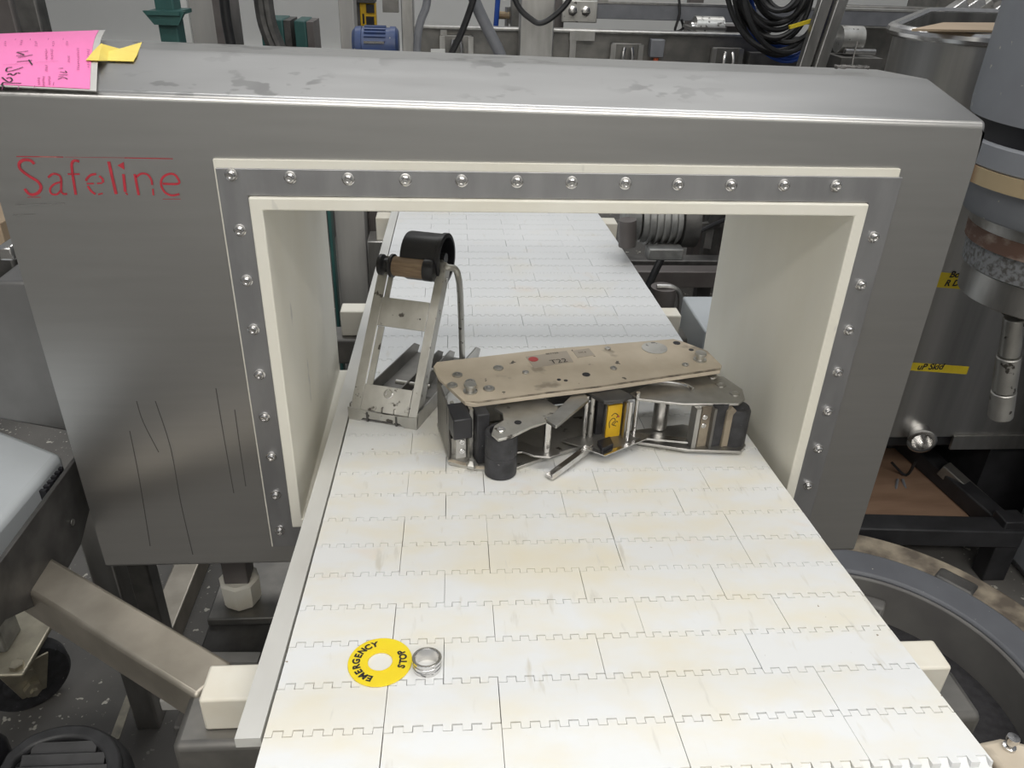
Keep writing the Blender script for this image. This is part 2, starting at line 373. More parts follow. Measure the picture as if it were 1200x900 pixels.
for k, (u, v) in enumerate(top+lef+rig):
    p = at(u, v, -.008)
    if first is None:
        a = random.random()
        mb = MB().lathe((0,0,0), (0,-1,0), [(0,.0072),(.0013,.0070),(.0018,.0058),(.0018,.0050),(.0052,.0047),(.0062,.0038),(.0060,.0024),(.0042,.0021),(.0042,0)], 16)
        first = mb.build('bolt', SHINY, None); ob = first
        ORG.pop('bolt', None)
    else:
        ob = first.copy(); COL.objects.link(ob)
    ob.parent = det; ob.location = p+Vector((0,.001,0))-ORG[det.name]; ob.rotation_euler = (random.uniform(-.05,.05), random.random()*6, random.uniform(-.05,.05))
# red lettering on the front
CR = lambda x, y: at(10+x/5.4545, 170+y/5.4545, -.0006)
strokes = [
 ([(165,122),(140,99),(95,96),(68,118),(76,155),(130,198),(185,232),(207,268),(192,302),(158,317),(128,310),(102,280)], 17),
 ([(252,208),(285,184),(322,193),(336,222),(336,290),(350,312),(374,312)], 12),
 ([(335,236),(292,250),(265,280),(275,312),(310,314),(335,288)], 11),
 ([(452,106),(422,99),(404,120),(408,180),(430,318)], 15), ([(378,186),(455,186)], 10),
 ([(560,185),(525,192),(500,216),(496,230)], 13), ([(500,247),(545,246)], 9), ([(565,246),(600,243)], 9), ([(578,198),(600,216),(604,240)], 13),
 ([(506,262),(528,295),(556,314)], 13), ([(572,316),(602,309)], 9),
 ([(640,106),(662,205),(688,314)], 18), ([(734,186),(746,300)], 16), ([(748,305),(762,318)], 9),
 ([(806,186),(832,320)], 15), ([(814,206),(848,183),(888,189),(912,222),(918,255)], 12), ([(922,280),(926,322)], 10),
 ([(985,247),(1086,247),(1078,207),(1050,185),(1010,190),(980,216),(976,260),(1000,302),(1042,322),(1092,314)], 13),
 ([(50,73),(350,77)], 5), ([(360,77),(740,82)], 2), ([(740,82),(1050,88)], 5), ([(118,334),(205,334)], 3), ([(985,346),(1100,346)], 3)]
m = MB()
for pts, wd in strokes: ribbon(m, [CR(*p) for p in pts], wd/5.4545*.00098, (0,-1,0))
m.add([CR(695,130), CR(736,108), CR(741,158)], [(0,1,2)])
m.build('lettering', RED, det, smooth=False, label='worn red lettering on the front')
# scratches on the left of the face
m = MB()
for a, bb in (((45,385),(355,373)), ((28,447),(170,442))): ribbon(m, [CR(*a), CR(*bb)], .0011, (0,-1,0), 0)
m.build('scratch', SHINY, det, smooth=False)
m = MB()
for pts in (((160,470),(168,495),(186,530)),((152,505),(163,560),(176,640)),((182,470),(200,525),(212,590),(226,650)),((253,455),(262,510),(274,578)),((275,480),(282,530),(288,570))):
    ribbon(m, [at(u, v, -.0004) for u, v in pts], .0013, (0,-1,0))
m.build('drip_stain', mat('dried_drip', (.17,.165,.16), .55, .7), det, smooth=False)
# side cover and latch at the left end
m = MB().prism([Vector((-.632,.12,.235)), Vector((-.735,.12,.235)), Vector((-.80,.12,.05)), Vector((-.82,.12,.035)), Vector((-.632,.12,-.012))], (0,.2,0))
sc = m.build('side_cover', mat('side_cover_steel', (.24,.235,.23), .5, .85, (.27,.265,.26), 20), det, bevel=.004)
p = at(16, 294, .10); MB().box(p.x-.012, p.x+.006, .085, .12, p.z-.008, p.z+.010).build('latch', SHINY, sc, bevel=.003)
# stand legs under the housing
def tubeleg(u, v, y, wd, z0, z1):
    p = at(u, v, y); return MB().box(p.x-wd/2, p.x+wd/2, y, y+wd, z0, z1)
tubeleg(128, 700, .20, .045, FLOOR, -.144).build('stand_leg', STEEL, det, bevel=.004)
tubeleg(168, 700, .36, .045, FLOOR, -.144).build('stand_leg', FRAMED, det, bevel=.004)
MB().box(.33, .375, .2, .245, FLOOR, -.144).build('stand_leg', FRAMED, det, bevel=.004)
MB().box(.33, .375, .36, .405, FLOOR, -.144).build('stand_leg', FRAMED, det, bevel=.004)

# ================================================================== PINK CARD + TAPE + WIRE
card = thing('paper_tag', (-.60, .1, .51), 'laminated bright pink paper form lying on the top left corner of the detector', 'paper form')
def cardpt(s, t):          # s: 0 right edge .. 1 left, t: 0 front .. 1 back
    ar, br = Vector((-.5033,-.004,.4928)), at(124, 36, .235)
    al, bl = Vector((-.6829,-.006,.4985)), at(-90, 44, .235)
    p = (ar*(1-s)+al*s)*(1-t)+(br*(1-s)+bl*s)*t
    return p+Vector((0,0,.011*math.sin(math.pi*t)+.001))
def sheet(s0, s1, t0, t1, off, th, ns=8, nt=8):
    m = MB(); up = Vector((0,0,1)); vs = []
    for i in range(ns+1):
        for j in range(nt+1): vs.append(cardpt(s0+(s1-s0)*i/ns, t0+(t1-t0)*j/nt)+up*off)
    m.add(vs, [(i*(nt+1)+j, (i+1)*(nt+1)+j, (i+1)*(nt+1)+j+1, i*(nt+1)+j+1) for i in range(ns) for j in range(nt)])
    m.add([v-up*th for v in vs], [(i*(nt+1)+j, i*(nt+1)+j+1, (i+1)*(nt+1)+j+1, (i+1)*(nt+1)+j) for i in range(ns) for j in range(nt)])
    return m
sheet(0, 1, 0, 1, 0, .0008).build('laminate', LAMI, card)
sheet(.035, .97, .012, .97, .0006, .0004).build('pink_sheet', PINK, card)
def cardstrokes(name, strk, wd, mm, m=None):
    m = m or MB()
    cn = (cardpt(.4,.6)-cardpt(.4,.4)).cross(cardpt(.3,.5)-cardpt(.5,.5)); cn = cn if cn.z > 0 else -cn; cn.normalize()
    for pts in strk: ribbon(m, [cardpt(s, t)+Vector((0,0,.0013)) for s, t in pts], wd, cn, 3)
    return m.build(name, mm, card, smooth=False)
# photo pixels on the card -> (s, t), bilinear fit
def cst(u, v):
    best = None; s, t = .3, .5
    def px(p):
        d = p-CAM; z = d.dot(FW); return Vector((600+FPX*d.dot(RT)/z, 450-FPX*d.dot(UP)/z))
    for _ in range(12):
        p = px(cardpt(s, t)); e = Vector((u, v))-p
        a = (px(cardpt(s+.01, t))-p)/.01; c = (px(cardpt(s, t+.01))-p)/.01
        det_ = a.x*c.y-a.y*c.x
        s += (e.x*c.y-e.y*c.x)/det_; t += (a.x*e.y-a.y*e.x)/det_
    return s, t
Z = lambda x, y: cst(x/7.5, y/7.5)
hand = [[(145,500),(215,492),(150,470)],[(150,468),(250,458)],[(160,515),(290,490)],[(150,552),(285,540)],[(255,535),(285,580)],
        [(110,598),(65,608),(70,640),(205,600)],[(70,668),(90,655),(120,672),(150,650),(180,655)],[(60,700),(90,690),(110,715),(75,730),(20,690)],[(190,742),(60,738),(30,735),(20,760),(40,772)]]
cardstrokes('handwriting', [[Z(*p) for p in s] for s in hand], .0016, INK)
hand2 = [[(515,612),(560,606)],[(530,640),(590,650),(575,632)],[(520,665),(600,668)],[(515,685),(560,680)],[(512,707),(560,690),(595,705)]]
cardstrokes('handwriting', [[Z(*p) for p in s] for s in hand2], .0011, INK)
prn = []
for x, y0, y1, k in ((780,440,610,9),(690,430,630,12),(610,500,560,4),(460,440,535,8),(410,440,535,8),(435,680,760,6),(345,690,760,5),(385,680,770,7),(410,580,640,5),(470,370,420,3),(320,370,420,3),(190,360,410,3),(590,370,410,3),(50,370,420,3)):
    for i in range(k):
        yy = y0+(y1-y0)*(i+.2)/k; prn.append([(x-9+random.uniform(-6,6), yy), (x+9+random.uniform(-6,6), yy+(y1-y0)/k*.4)])
        prn.append([(x-8, yy+(y1-y0)/k*.2), (x+7, yy+(y1-y0)/k*.1)])
cardstrokes('printing', [[Z(*p) for p in s] for s in prn], .0008, PINKINK)
lines = [[(560,345),(470,760)],[(430,345),(300,790)],[(270,350),(160,800)],[(140,350),(20,800)],[(30,580),(520,545)]]
cardstrokes('ruled_line', [[Z(*p) for p in s] for s in lines], .0005, PINKINK)
tape = MB()
tp = []
def topsurf(u, v):                     # sight line meets the sloped or flat top of the housing
    p = None
    for k in range(600):
        y = .02+.26*k/599; q = at(u, v, y); zs = ztop(q.x)+(.0285*y/.132 if y < .132 else .0292)
        if q.z <= zs: break
    return q+Vector((0,0,.0036))
for row in (((101,73),(116,73.5),(127,75),(157,76)), ((110,62),(118,62.5),(128,64),(161,69)), ((119,53),(121,54),(141,61),(167,53))):
    for k, (u, v) in enumerate(row): tp.append(cardpt(*cst(u, v))+Vector((0,0,.0022)) if k < 2 else topsurf(u, v))
qd = [(4*r+c, 4*r+c+1, 4*r+c+5, 4*r+c+4) for r in range(2) for c in range(3)]
tape.add(tp, qd); tape.add([p-Vector((0,0,.0005)) for p in tp], [q[::-1] for q in qd])
tag(tape.build('tape_strip', YTAPE), 'torn piece of yellow tape stuck across right edge of pink form', 'tape')
m = MB()
c0 = Vector((.378, .195, ztop(.378)+.0295))
for k in range(4):
    pts = [c0+Vector((-.022+.011*i, .004*math.sin(i*2.1+k*1.7), .002+.003*abs(math.sin(i*1.3+k)))) for i in range(5)]
    m.tube(pts, .0013, 6, 4)
m.tube([c0+Vector((0,0,.003)), c0+Vector((.001,.004,.02)), c0+Vector((.003,.006,.034))], .0011, 6, 4)
tag(m.build('wire_tie', DKST), 'twisted dark wire tie lying on the right end of detector top', 'wire')

# ================================================================== CONVEYOR
conv = thing('belt_conveyor', (0, .2, FLOOR), 'modular white plastic belt conveyor running through the steel detector opening', 'conveyor')
CO = ORG[conv.name]
PIT, Y0 = .0553663, -.422911
TP, TW, TX = .0169, .0088, -.298
fins = [(TX+TP*i, TX+TP*i+TW) for i in range(36)]
def seam(i): return TX+TP*i+TW
SEA = {'A': [-.305, seam(8), seam(17), seam(26), .305], 'B': [-.305, seam(5), seam(11), seam(20), seam(29), .305]}
def module(x0, x1):
    g = .00035; a, c = x0+g, x1-g; TD = .0075
    near = []; far = []
    def edge(ylo, yhi, grow):
        pts = [(a, ylo)]
        for f0, f1 in fins:
            l, r = f0-grow, f1+grow
            if r <= a+.0006 or l >= c-.0006: continue
            l = max(l, a); r = min(r, c)
            if l <= a+.0004: pts = [(a, yhi)]
            else: pts += [(l, ylo), (l, yhi)]
            pts += [(r, yhi)]
            if r < c-.0004: pts += [(r, ylo)]
        if pts[-1][0] < c-.0001: pts.append((c, pts[-1][1]))
        return pts
    near = edge(-TD+.0003, 0.0, 0.0002)           # this row reaches down between the fingers of the nearer row
    far = edge(PIT-TD-.0002, PIT-.0012, -.0002)   # its own fingers reach into the next row
    poly = near+far[::-1]
    # drop repeated points
    out = []
    for p in poly:
        if not out or (abs(p[0]-out[-1][0])+abs(p[1]-out[-1][1])) > 1e-5: out.append(p)
    return MB().prism([Vector((x, y, -.009)) for x, y in out], (0,0,.009))
protos = {}
def modmesh(t, i):
    if (t, i) not in protos:
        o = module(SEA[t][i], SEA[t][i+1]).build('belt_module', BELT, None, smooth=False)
        protos[t, i] = o.data; bpy.data.objects.remove(o)
    return protos[t, i]
def rowtype(k): return 'A' if k in (1, 3) or (k >= 6 and k % 2 == 0) else 'B'
def place_row(k, y, z, ang):
    t = rowtype(k)
    for i in range(len(SEA[t])-1):
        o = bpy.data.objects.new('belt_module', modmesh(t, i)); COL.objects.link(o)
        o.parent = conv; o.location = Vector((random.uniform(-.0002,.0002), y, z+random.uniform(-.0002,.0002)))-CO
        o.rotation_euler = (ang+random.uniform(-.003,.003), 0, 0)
KMAX = 44
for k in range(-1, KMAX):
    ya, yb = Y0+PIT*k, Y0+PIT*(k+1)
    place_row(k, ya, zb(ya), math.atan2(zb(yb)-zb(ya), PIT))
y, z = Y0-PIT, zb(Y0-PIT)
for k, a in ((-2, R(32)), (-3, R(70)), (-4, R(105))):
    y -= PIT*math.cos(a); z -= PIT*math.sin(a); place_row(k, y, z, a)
def along(xs, ys, dz0, dz1):           # strip following the belt slope
    m = MB(); n = len(ys); (xa, xb) = xs
    vs = []
    for yy in ys: vs += [Vector((xa,yy,zb(yy)+dz0)), Vector((xb,yy,zb(yy)+dz0)), Vector((xb,yy,zb(yy)+dz1)), Vector((xa,yy,zb(yy)+dz1))]
    fs = [(4*i+a, 4*i+(a+1) % 4, 4*i+4+(a+1) % 4, 4*i+4+a) for i in range(n-1) for a in range(4)]+[(0,3,2,1), (4*n-4,4*n-3,4*n-2,4*n-1)]
    return m.add(vs, fs)
ysl = [-.43+i*.1 for i in range(24)]
along((-.329,-.3075), ysl, -.012, -.0008).build('wear_strip', STRIP, conv, label='grey white plastic strip along the left edge of the belt')
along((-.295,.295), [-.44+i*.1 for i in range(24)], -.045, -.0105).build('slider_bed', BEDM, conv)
m = MB().cyl((-.29,-.475,zb(-.475)-.062), (.29,-.475,zb(-.475)-.062), .048, 28); m.build('end_roller', DKST, conv)
def block(name, x0, x1, y0, y1, ztop_, h, mm=BLOCK, bev=.003): return MB().box(x0, x1, y0, y1, ztop_-h, ztop_).build(name, mm, conv, bevel=bev)
block('side_block', -.3955, -.318, -.3345, -.290, -.0195, .045)
block('side_block', .299, .3855, -.3245, -.2855, -.020, .045)
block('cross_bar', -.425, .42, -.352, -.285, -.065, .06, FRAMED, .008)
p = at(398, 365, .68); q = at(430, 394, .68)
block('side_block', p.x, -.318, .68, .725, p.z, p.z-q.z)
p2 = at(799, 370, .68)
block('side_block', .30, p2.x, .68, .725, p2.z, p2.z-q.z)
block('cross_bar', p.x-.03, p2.x+.03, .665, .735, q.z-.001, .06, FRAMED, .006)
p = at(440, 255, 1.5); q = at(455, 283, 1.5)
block('side_block', p.x, -.318, 1.5, 1.56, p.z, p.z-q.z)
p = at(430, 283, 1.48); q = at(452, 336, 1.48)
MB().box(p.x, -.335, 1.48, 1.58, q.z, p.z).build('support_bracket', STEEL, conv, bevel=.003)
p = at(724, 262, 1.5); block('side_block', .30, p.x, 1.5, 1.56, p.z, .06)
for x in (-.25, .25):
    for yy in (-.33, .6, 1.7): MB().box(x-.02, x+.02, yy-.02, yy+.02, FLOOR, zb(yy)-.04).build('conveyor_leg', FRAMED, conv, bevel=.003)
# support tube leg with a white plastic foot on a low platform
p = at(277, 660, .20)
MB().box(p.x-.020, p.x+.022, .18, .222, -.352, -.08).build('drop_leg', COLD, conv, bevel=.002)
f = MB().lathe((p.x, .20, -.408), (0,0,1), [(0,.018),(.002,.030),(.012,.034),(.052,.035),(.056,.030),(.056,0)], 8).build('foot', BLOCK, conv, label='white plastic foot')
MB().box(-.575, -.20, .155, .30, -.425, -.4085).build('foot_plate', FRAMED, conv, bevel=.003)
MB().box(-.575, -.20, -.05, .62, FLOOR, -.425).build('lower_frame', DKST, conv, bevel=.004)
MB().box(-.60, -.42, -.02, .03, -.424, -.40).build('lower_rail', COLM, conv, bevel=.003)
MB().prism([atz(248,768,-.424), atz(306,768,-.424), atz(302,780,-.424), atz(266,780,-.424)], (0,0,.008)).build('pale_plate', COLM, conv)
MB().box(-.815, -.755, .38, 1.3, FLOOR, FLOOR+.06).build('floor_rail', ARMST, conv, bevel=.004)
# side arm carrying the bracket plate
arm = MB().bar((-.694,-.077,-.086), (-.40,-.274,-.086), .052, .052).build('side_arm', ARMST, conv, bevel=.005, label='scuffed rectangular steel tube reaching out to the left')
pl = [Vector((-.652,y,z)) for y, z in ((.083,.010),(.072,-.055),(-.005,-.098),(-.10,-.105),(-.19,-.05),(-.42,-.03),(-.42,.017))]
pm = MB().prism(pl, (-.006,0,0)).build('bracket_plate', DKST, conv, bevel=.001)
for u, v in ((98,538),(85,612)):
    d = FW + RT*((u-600)/FPX) + UP*((450-v)/FPX); q = CAM+d*((-.651-CAM.x)/d.x)
    MB().cyl(q, q+Vector((.001,0,0)), .0048, 12).build('bolt_hole', STEEL, pm)
# gear motor beyond the detector on the right
gmc = at(772, 258, 1.05)
gm = MB().cyl(gmc+Vector((-.05,0,0)), gmc+Vector((.05,0,0)), .055, 24).build('gear_motor', ALU, conv)
for k in range(5):
    MB().cyl(gmc+Vector((-.035+.0175*k,0,0)), gmc+Vector((-.029+.0175*k,0,0)), .063, 24).build('cooling_fin', ALU, gm)
MB().cyl(gmc+Vector((.052,0,0)), gmc+Vector((.092,0,0)), .068, 24).build('fan_cover', DKST, gm)
MB().cyl(gmc+Vector((-.088,0,0)), gmc+Vector((-.055,0,0)), .060, 24, .052).build('motor_flange', ALU, gm)
MB().box(gmc.x-.04, gmc.x+.05, gmc.y-.09, gmc.y-.05, gmc.z-.075, gmc.z-.045).build('terminal_box', ALU, gm, bevel=.004)
MB().cyl(at(735,288,.98), at(735,262,.98)+Vector((0,0,.01)), .022, 18).build('shaft_sleeve', COLD, gm)
MB().box(.30, gmc.x-.05, gmc.y-.03, gmc.y+.03, gmc.z-.03, gmc.z+.02).build('motor_mount', FRAMED, gm, bevel=.004)
# small beige junction box at the right front with a bolt and blue letters
jb = MB().prism([Vector((x,y,-.004)) for x, y in ((.345,-.424),(.373,-.4195),(.45,-.445),(.45,-.54),(.375,-.52))], (0,0,-.045)).build('junction_box', BEIGE, conv, bevel=.006, label='beige junction box with blue letters beside the belt end')
MB().lathe((.3735,-.432,-.004), (0,0,1), [(0,.006),(.003,.006),(.004,.0035),(.009,.0035),(.010,.0055),(.015,.0055),(.0155,0)], 12).build('box_bolt', SHINY, jb)
tm = text_mb('DI', .018, (.392,-.440,-.0035), (.35,-.93,0), (.93,.35,0)); tm.build('lettering', BLUEINK, jb, smooth=False)
MB().box(.32, .38, -.50, -.45, -.10, -.047).build('box_bracket', FRAMED, conv, bevel=.003)

# ================================================================== TAPE ROLL BRACKET (left device)
O = Vector((-.304,.181,zb(.181)+.0003))
tn = Vector((0,1,(zb(.30)-zb(.18))/.12)).normalized(); upb = Vector((1,0,0)).cross(tn).normalized()
e1 = (Vector((1,0,0))*math.cos(R(-20.1))+tn*math.sin(R(-20.1))).normalized(); e2 = upb.cross(e1).normalized(); e3 = upb
L = lambda x, y, z: O+e1*x+e2*y+e3*z
br = thing('tape_roll_bracket', O, 'leaning steel ladder-shaped tape roll holder with black drum standing on white belt', 'tape holder')
TAU = R(33.5); g1 = lambda s: (math.sin(TAU)*s, math.cos(TAU)*s)
FWID, FL, ZS = .110, .247, .016
def Fp(x, s, d=0.0):           # point on the leaning frame: across, along, depth behind the face
    yy, zz = g1(s); return L(x, yy+d*math.cos(TAU)+.004, ZS+zz-d*math.sin(TAU))
def fbox(x0, x1, s0, s1, d0, d1):
    return MB().hexa([Fp(x0,s0,d0),Fp(x1,s0,d0),Fp(x1,s0,d1),Fp(x0,s0,d1),Fp(x0,s1,d0),Fp(x1,s1,d0),Fp(x1,s1,d1),Fp(x0,s1,d1)])
for (a, bq) in ((0,.016),(FWID-.014,FWID)): fbox(a, bq, .0, FL, 0, .0022).build('side_rail', WORN, br, bevel=.0005)
fbox(.0, .0024, 0, FL, .0022, .022).build('rail_flange', WORN, br, bevel=.0005)
fbox(FWID-.0024, FWID, 0, FL, .0022, .022).build('rail_flange', WORN, br, bevel=.0005)
fbox(.0165, FWID-.0145, 0, .041, -.0006, .0018).build('lower_plate', WORN, br, bevel=.0006)
fbox(.0165, FWID-.0145, .134, .180, -.0006, .0018).build('middle_plate', WORN, br, bevel=.0006)
fbox(.0165, .027, .041, .134, .004, .0062).build('inner_lip', WORN, br); fbox(.0165, .025, .180, .215, .004, .0062).build('inner_lip', WORN, br)
fn = (Fp(.05,.1,-.1)-Fp(.05,.1,0)).normalized()
screw(br, Fp(.058,.030,-.0006), fn, .0075, .0025)
MB().cyl(Fp(.085,.152,-.0005), Fp(.085,.152,-.0012), .0014, 8).build('pin_hole', DKST, br)
# base channel
def lbox(x0, x1, y0, y1, z0, z1): return MB().hexa([L(x0,y0,z0),L(x1,y0,z0),L(x1,y1,z0),L(x0,y1,z0),L(x0,y0,z1),L(x1,y0,z1),L(x1,y1,z1),L(x0,y1,z1)])
lbox(-.001, FWID+.003, 0, .272, 0, .0022).build('base_plate', FRAMED, br)
def flange(x, y1): return MB().prism([L(x,0,0),L(x,y1,0),L(x,y1+.012,.012),L(x,y1-.01,.024),L(x,0.004,.024)], e1*.0022)
flange(-.001, .272).build('base_flange', FRAMED, br); flange(FWID+.001, .292).build('base_flange', STEEL, br)
flange(.072, .262).build('base_flange', STEEL, br); flange(.052, .255).build('base_flange', FRAMED, br)
MB().prism([L(0,-.001,0),L(.018,-.001,0),L(.024,-.001,.006),L(.085,-.001,.006),L(.092,-.001,0),L(FWID+.003,-.001,0),L(FWID+.003,-.001,.020),L(.06,-.001,.017),L(-.001,-.001,.021)], e2*-.002).build('front_lip', WORN, br)
for x in (.030,.078): lbox(x, x+.003, -.004, .001, .001, .017).build('lip_tab', DKST, br)
MB().cyl(L(.03,.11,.018), L(.09,.11,.018), .004, 10).build('cross_pin', WORN, br)
MB().cyl(L(.05,.17,.020), L(.112,.17,.020), .003, 10).build('cross_pin', WORN, br)
# prop rod
ptop = Fp(FWID+.003, .240, .004)
rodp = [Fp(FWID-.004,.240,.004), ptop, Fp(FWID+.011,.241,.012), Fp(FWID+.015,.232,.022), L(FWID+.012,.168,.160), L(FWID-.008,.235,.012)]
MB().tube(rodp, .0052, 12, 5).build('prop_rod', WORN, br, label='bent steel prop rod')
# small roller with a tan core and black ends
ax0, ax1 = Fp(.004,.230,-.006), Fp(FWID-.014,.230,-.006)
rd = (ax1-ax0).normalized(); RL = (ax1-ax0).length
MB().lathe(ax0, rd, [(0,0),(0,.0165),(.005,.0165),(.009,.0115),(.015,.0115),(.019,.0185),(.023,.0185),(.026,.012),(.026,0)], 24).build('roller_end', BLACK, br)
MB().cyl(ax0+rd*.024, ax0+rd*.078, .0155, 28).build('roller_core', WOODY, br, label='tan roller core')
MB().lathe(ax0+rd*.076, rd, [(0,0),(0,.018),(.012,.018),(.016,.0155),(.018,.010),(.018,0)], 24).build('roller_end', BLACK, br)
# big black drum behind
dc = Fp(.036, .258, .020)
DR, DL = .0385, .066
prof = [(0,DR-.004),(.001,DR-.001),(.004,DR),(DL-.008,DR),(DL-.007,DR+.0018),(DL-.001,DR+.0018),(DL,DR),(DL,DR-.0045),(.006,DR-.0055),(.006,0)]
dr = MB().lathe(dc, e1, [(0,0)]+prof, 40).build('drum', BLACK, br, label='black hollow tape drum')
MB().cyl(dc+e1*.006, dc+e1*(DL-.002), .009, 18).build('drum_hub', BLACK, dr)
MB().cyl(dc+e1*.05-e3*0, Fp(FWID,.240,.006), .004, 10).build('drum_axle', WORN, dr)
screw(br, Fp(FWID,.222,.012), e1, .004, .0015, hexa=True)

# ================================================================== TAPE HEAD (right device)
TO = Vector((.05,.12,zb(.12)))
th = thing('tape_applicator', TO, 'beige worn plate tape head with black rollers and steel levers lying on white belt', 'tape applicator')
ez = Vector((0,0,1)); ph = R(13.2); u1 = Vector((math.cos(ph), math.sin(ph), 0)); u2 = Vector((-math.sin(ph), math.cos(ph), 0))
def pp(pix, z, thick): return MB().prism([atz(u, v, z) for u, v in pix], (0,0,-thick))
ZT_ = .090
tpl = [(508,429),(512,424),(640,409),(789,397),(800,400),(829,411),(846,428),(844,434),(700,455),(640,462),(556,473),(545,471),(514,442)]
tpo = pp(tpl, ZT_, .006).build('top_plate', BEIGE, th, bevel=.0008, label='beige painted plate with chipped dark edges')
pp([(543,470),(560,472.5),(640,461.5),(700,454.5),(844,433.6),(845,431),(700,452.5),(640,459.5),(560,470.5)], ZT_+.0003, .0003).build('chipped_edge', BEIGEEDGE, th)
for u, v, r in ((536,440,.0075),(530,452,.0075),(573,456,.0080),(584,432,.0075),(551,448,.0070),(719,432,.0050),(803,428,.0050),(616,437,.0050),(712,409,.0048)):
    screw(th, atz(u, v, ZT_), ez, r, .0026, m=STEEL)
for u, v in ((551,456),(820,419)):
    c = atz(u, v+3, ZT_); MB().lathe(c, ez, [(0,.010),(.002,.010),(.002,.0062),(.010,.0060),(.010,.009),(.013,.0085),(.013,0)], 14).build('cap_bolt', WORN, th)
for u, v, r in ((687,439,.006),(655,445,.003),(663,446,.003),(793,402,.006),(810,410,.004)):
    MB().cyl(atz(u,v,ZT_), atz(u,v,ZT_)+ez*.0004, r, 14).build('plate_hole', BLACK, th)
MB().cyl(atz(767,408,ZT_), atz(767,408,ZT_)+ez*.0008, .020, 32).build('round_disc', WORN, th, label='grey round patch')
st = pp([(616,418),(664,411),(672,424),(626,431)], ZT_+.0006, .0006).build('sticker', STICK, th)
c = atz(625,421,ZT_+.0008); MB().cyl(c, c+ez*.0003, .0075, 20).build('red_seal', SEALRED, st)
text_mb('T22', .017, atz(646,426.5,ZT_+.0007), u1, u2).build('lettering', INK, st, smooth=False)
text_mb('BETTER', .0062, atz(640,415.8,ZT_+.0007), u1, u2).build('lettering', INK, st, smooth=False)
s2 = pp([(671,411),(690,408),(697,416),(677,419)], ZT_+.0006, .0006).build('sticker', STICK, th)
text_mb('TM 4', .006, atz(678,414.5,ZT_+.0007), u1, u2).build('lettering', INK, s2, smooth=False)
# lower plate
zl = .004
lowp = [(512,496),(522,490),(700,470),(720,500),(690,520),(640,535),(600,550),(560,549),(526,541)]
pp(lowp, .0035, .0055).build('base_plate', WORN, th, bevel=.0006)
pp([(524.5,540),(559,549),(600,550.5),(601,547),(561,546),(529,538)], .0042, .0007).build('chipped_edge', BEIGE, th)
def vb(u, v, wd, dp, z0, z1, ex=None, ey=None):      # upright box whose foot stands at photo pixel (u, v) on height z0
    c = atz(u, v, z0); ex = ex or u1; ey = ey or u2
    return MB().obox(c+ez*((z1-z0)/2), ex, ey, ez, wd/2, dp/2, (z1-z0)/2)
ZU = ZT_-.006
f1 = (atz(545,540,0)-atz(515,500,0)).normalized(); f2 = ez.cross(f1)
c0, c1 = atz(513,499,.0035), atz(527,541,.0035)
m = MB().prism([c0, c0+(c1-c0)*.92, c0+(c1-c0)*.92+ez*.08, c0+ez*.08], f2*.003); m.build('end_wall', FRAMED, th, bevel=.0006)
vb(533,520,.022,.05,.0035,.030).build('inner_block', WORN, th)
vb(538,505,.026,.045,.052,ZU).build('end_block', BLACK, th, bevel=.002)
vb(530,528,.0045,.006,.0035,ZU).build('edge_post', WORN, th)
vb(551,535,.005,.012,.0035,ZU).build('edge_post', STEEL, th)
b1 = vb(540,536,.014,.004,.018,.058).build('screw_bracket', STEEL, th, bevel=.0006)
fr = -u2
for zz in (.030,.045): screw(th, atz(541,536,.018)+ez*(zz-.018)+fr*.002, fr, .0042, .002)
vb(562,535,.018,.035,.004,ZU).build('black_pad', RUBB, th, bevel=.002)
c = atz(553,546,.0042); MB().lathe(c, ez, [(0,.0085),(.004,.0085),(.007,.006),(.010,.004),(.010,0)], 6).build('hex_nut', WORN, th)
def LT(u, wv, z): return Vector((-.15,.10,0))+u1*u+u2*wv+ez*z
MB().hexa([LT(.03,.047,.005),LT(.26,.047,.002),LT(.26,.051,.002),LT(.03,.051,.005),LT(.03,.047,ZU-.001),LT(.26,.047,ZU-.001),LT(.26,.051,ZU-.001),LT(.03,.051,ZU-.001)]).build('rear_wall', DKST, th)
MB().hexa([LT(.05,.02,.004),LT(.16,.02,.003),LT(.16,.04,.003),LT(.05,.04,.004),LT(.05,.02,.045),LT(.16,.02,.045),LT(.16,.04,.045),LT(.05,.04,.045)]).build('inner_block', FRAMED, th, bevel=.002)
# front roller
rc = Vector((-.0795,.0125,0)); rz = zb(.0125)+.001
rl = MB().lathe((rc.x,rc.y,rz), ez, [(0,0),(0,.020),(.002,.0222),(.032,.0222),(.0325,.0216),(.0335,.0216),(.034,.0222),(.066,.0222),(.068,.020),(.068,.016),(.060,.015),(.060,0)], 36).build('front_roller', RUBB, th, label='black rubber front roller')
MB().lathe((rc.x,rc.y,rz+.058), ez, [(0,.010),(.012,.010),(.014,.008),(.014,0)], 16).build('roller_hub', STEEL, rl)
pp([(576,508),(579,499),(590,492),(589,484),(579,478),(590,469),(640,468),(656,478),(655,489),(622,500),(600,511),(584,515)], .0745, .004).build('roller_arm', WORN, th, bevel=.0008)
c = atz(587,504,.0745); screw(th, c, ez, .006, .002)
c = atz(607,495,.0747); MB().cyl(c, c+ez*.0003, .005, 14).build('arm_hole', BLACK, th)
pp([(596,520),(612,517),(628,523),(655,526),(656,532),(645,536),(626,534),(612,529),(598,531)], .022, .003).build('lower_arm', STEEL, th, bevel=.0006)
pp([(640,492),(652,499),(690,468),(686,461),(672,461)], .082, .005).build('bent_bar', STEEL, th, bevel=.0008)
pp([(586,479),(650,476),(652,481),(592,484)], .066, .016).build('slide_bar', FRAMED, th)
vb(640,530,.010,.010,.020,.0765).build('spacer_post', SHINY, th, bevel=.003)
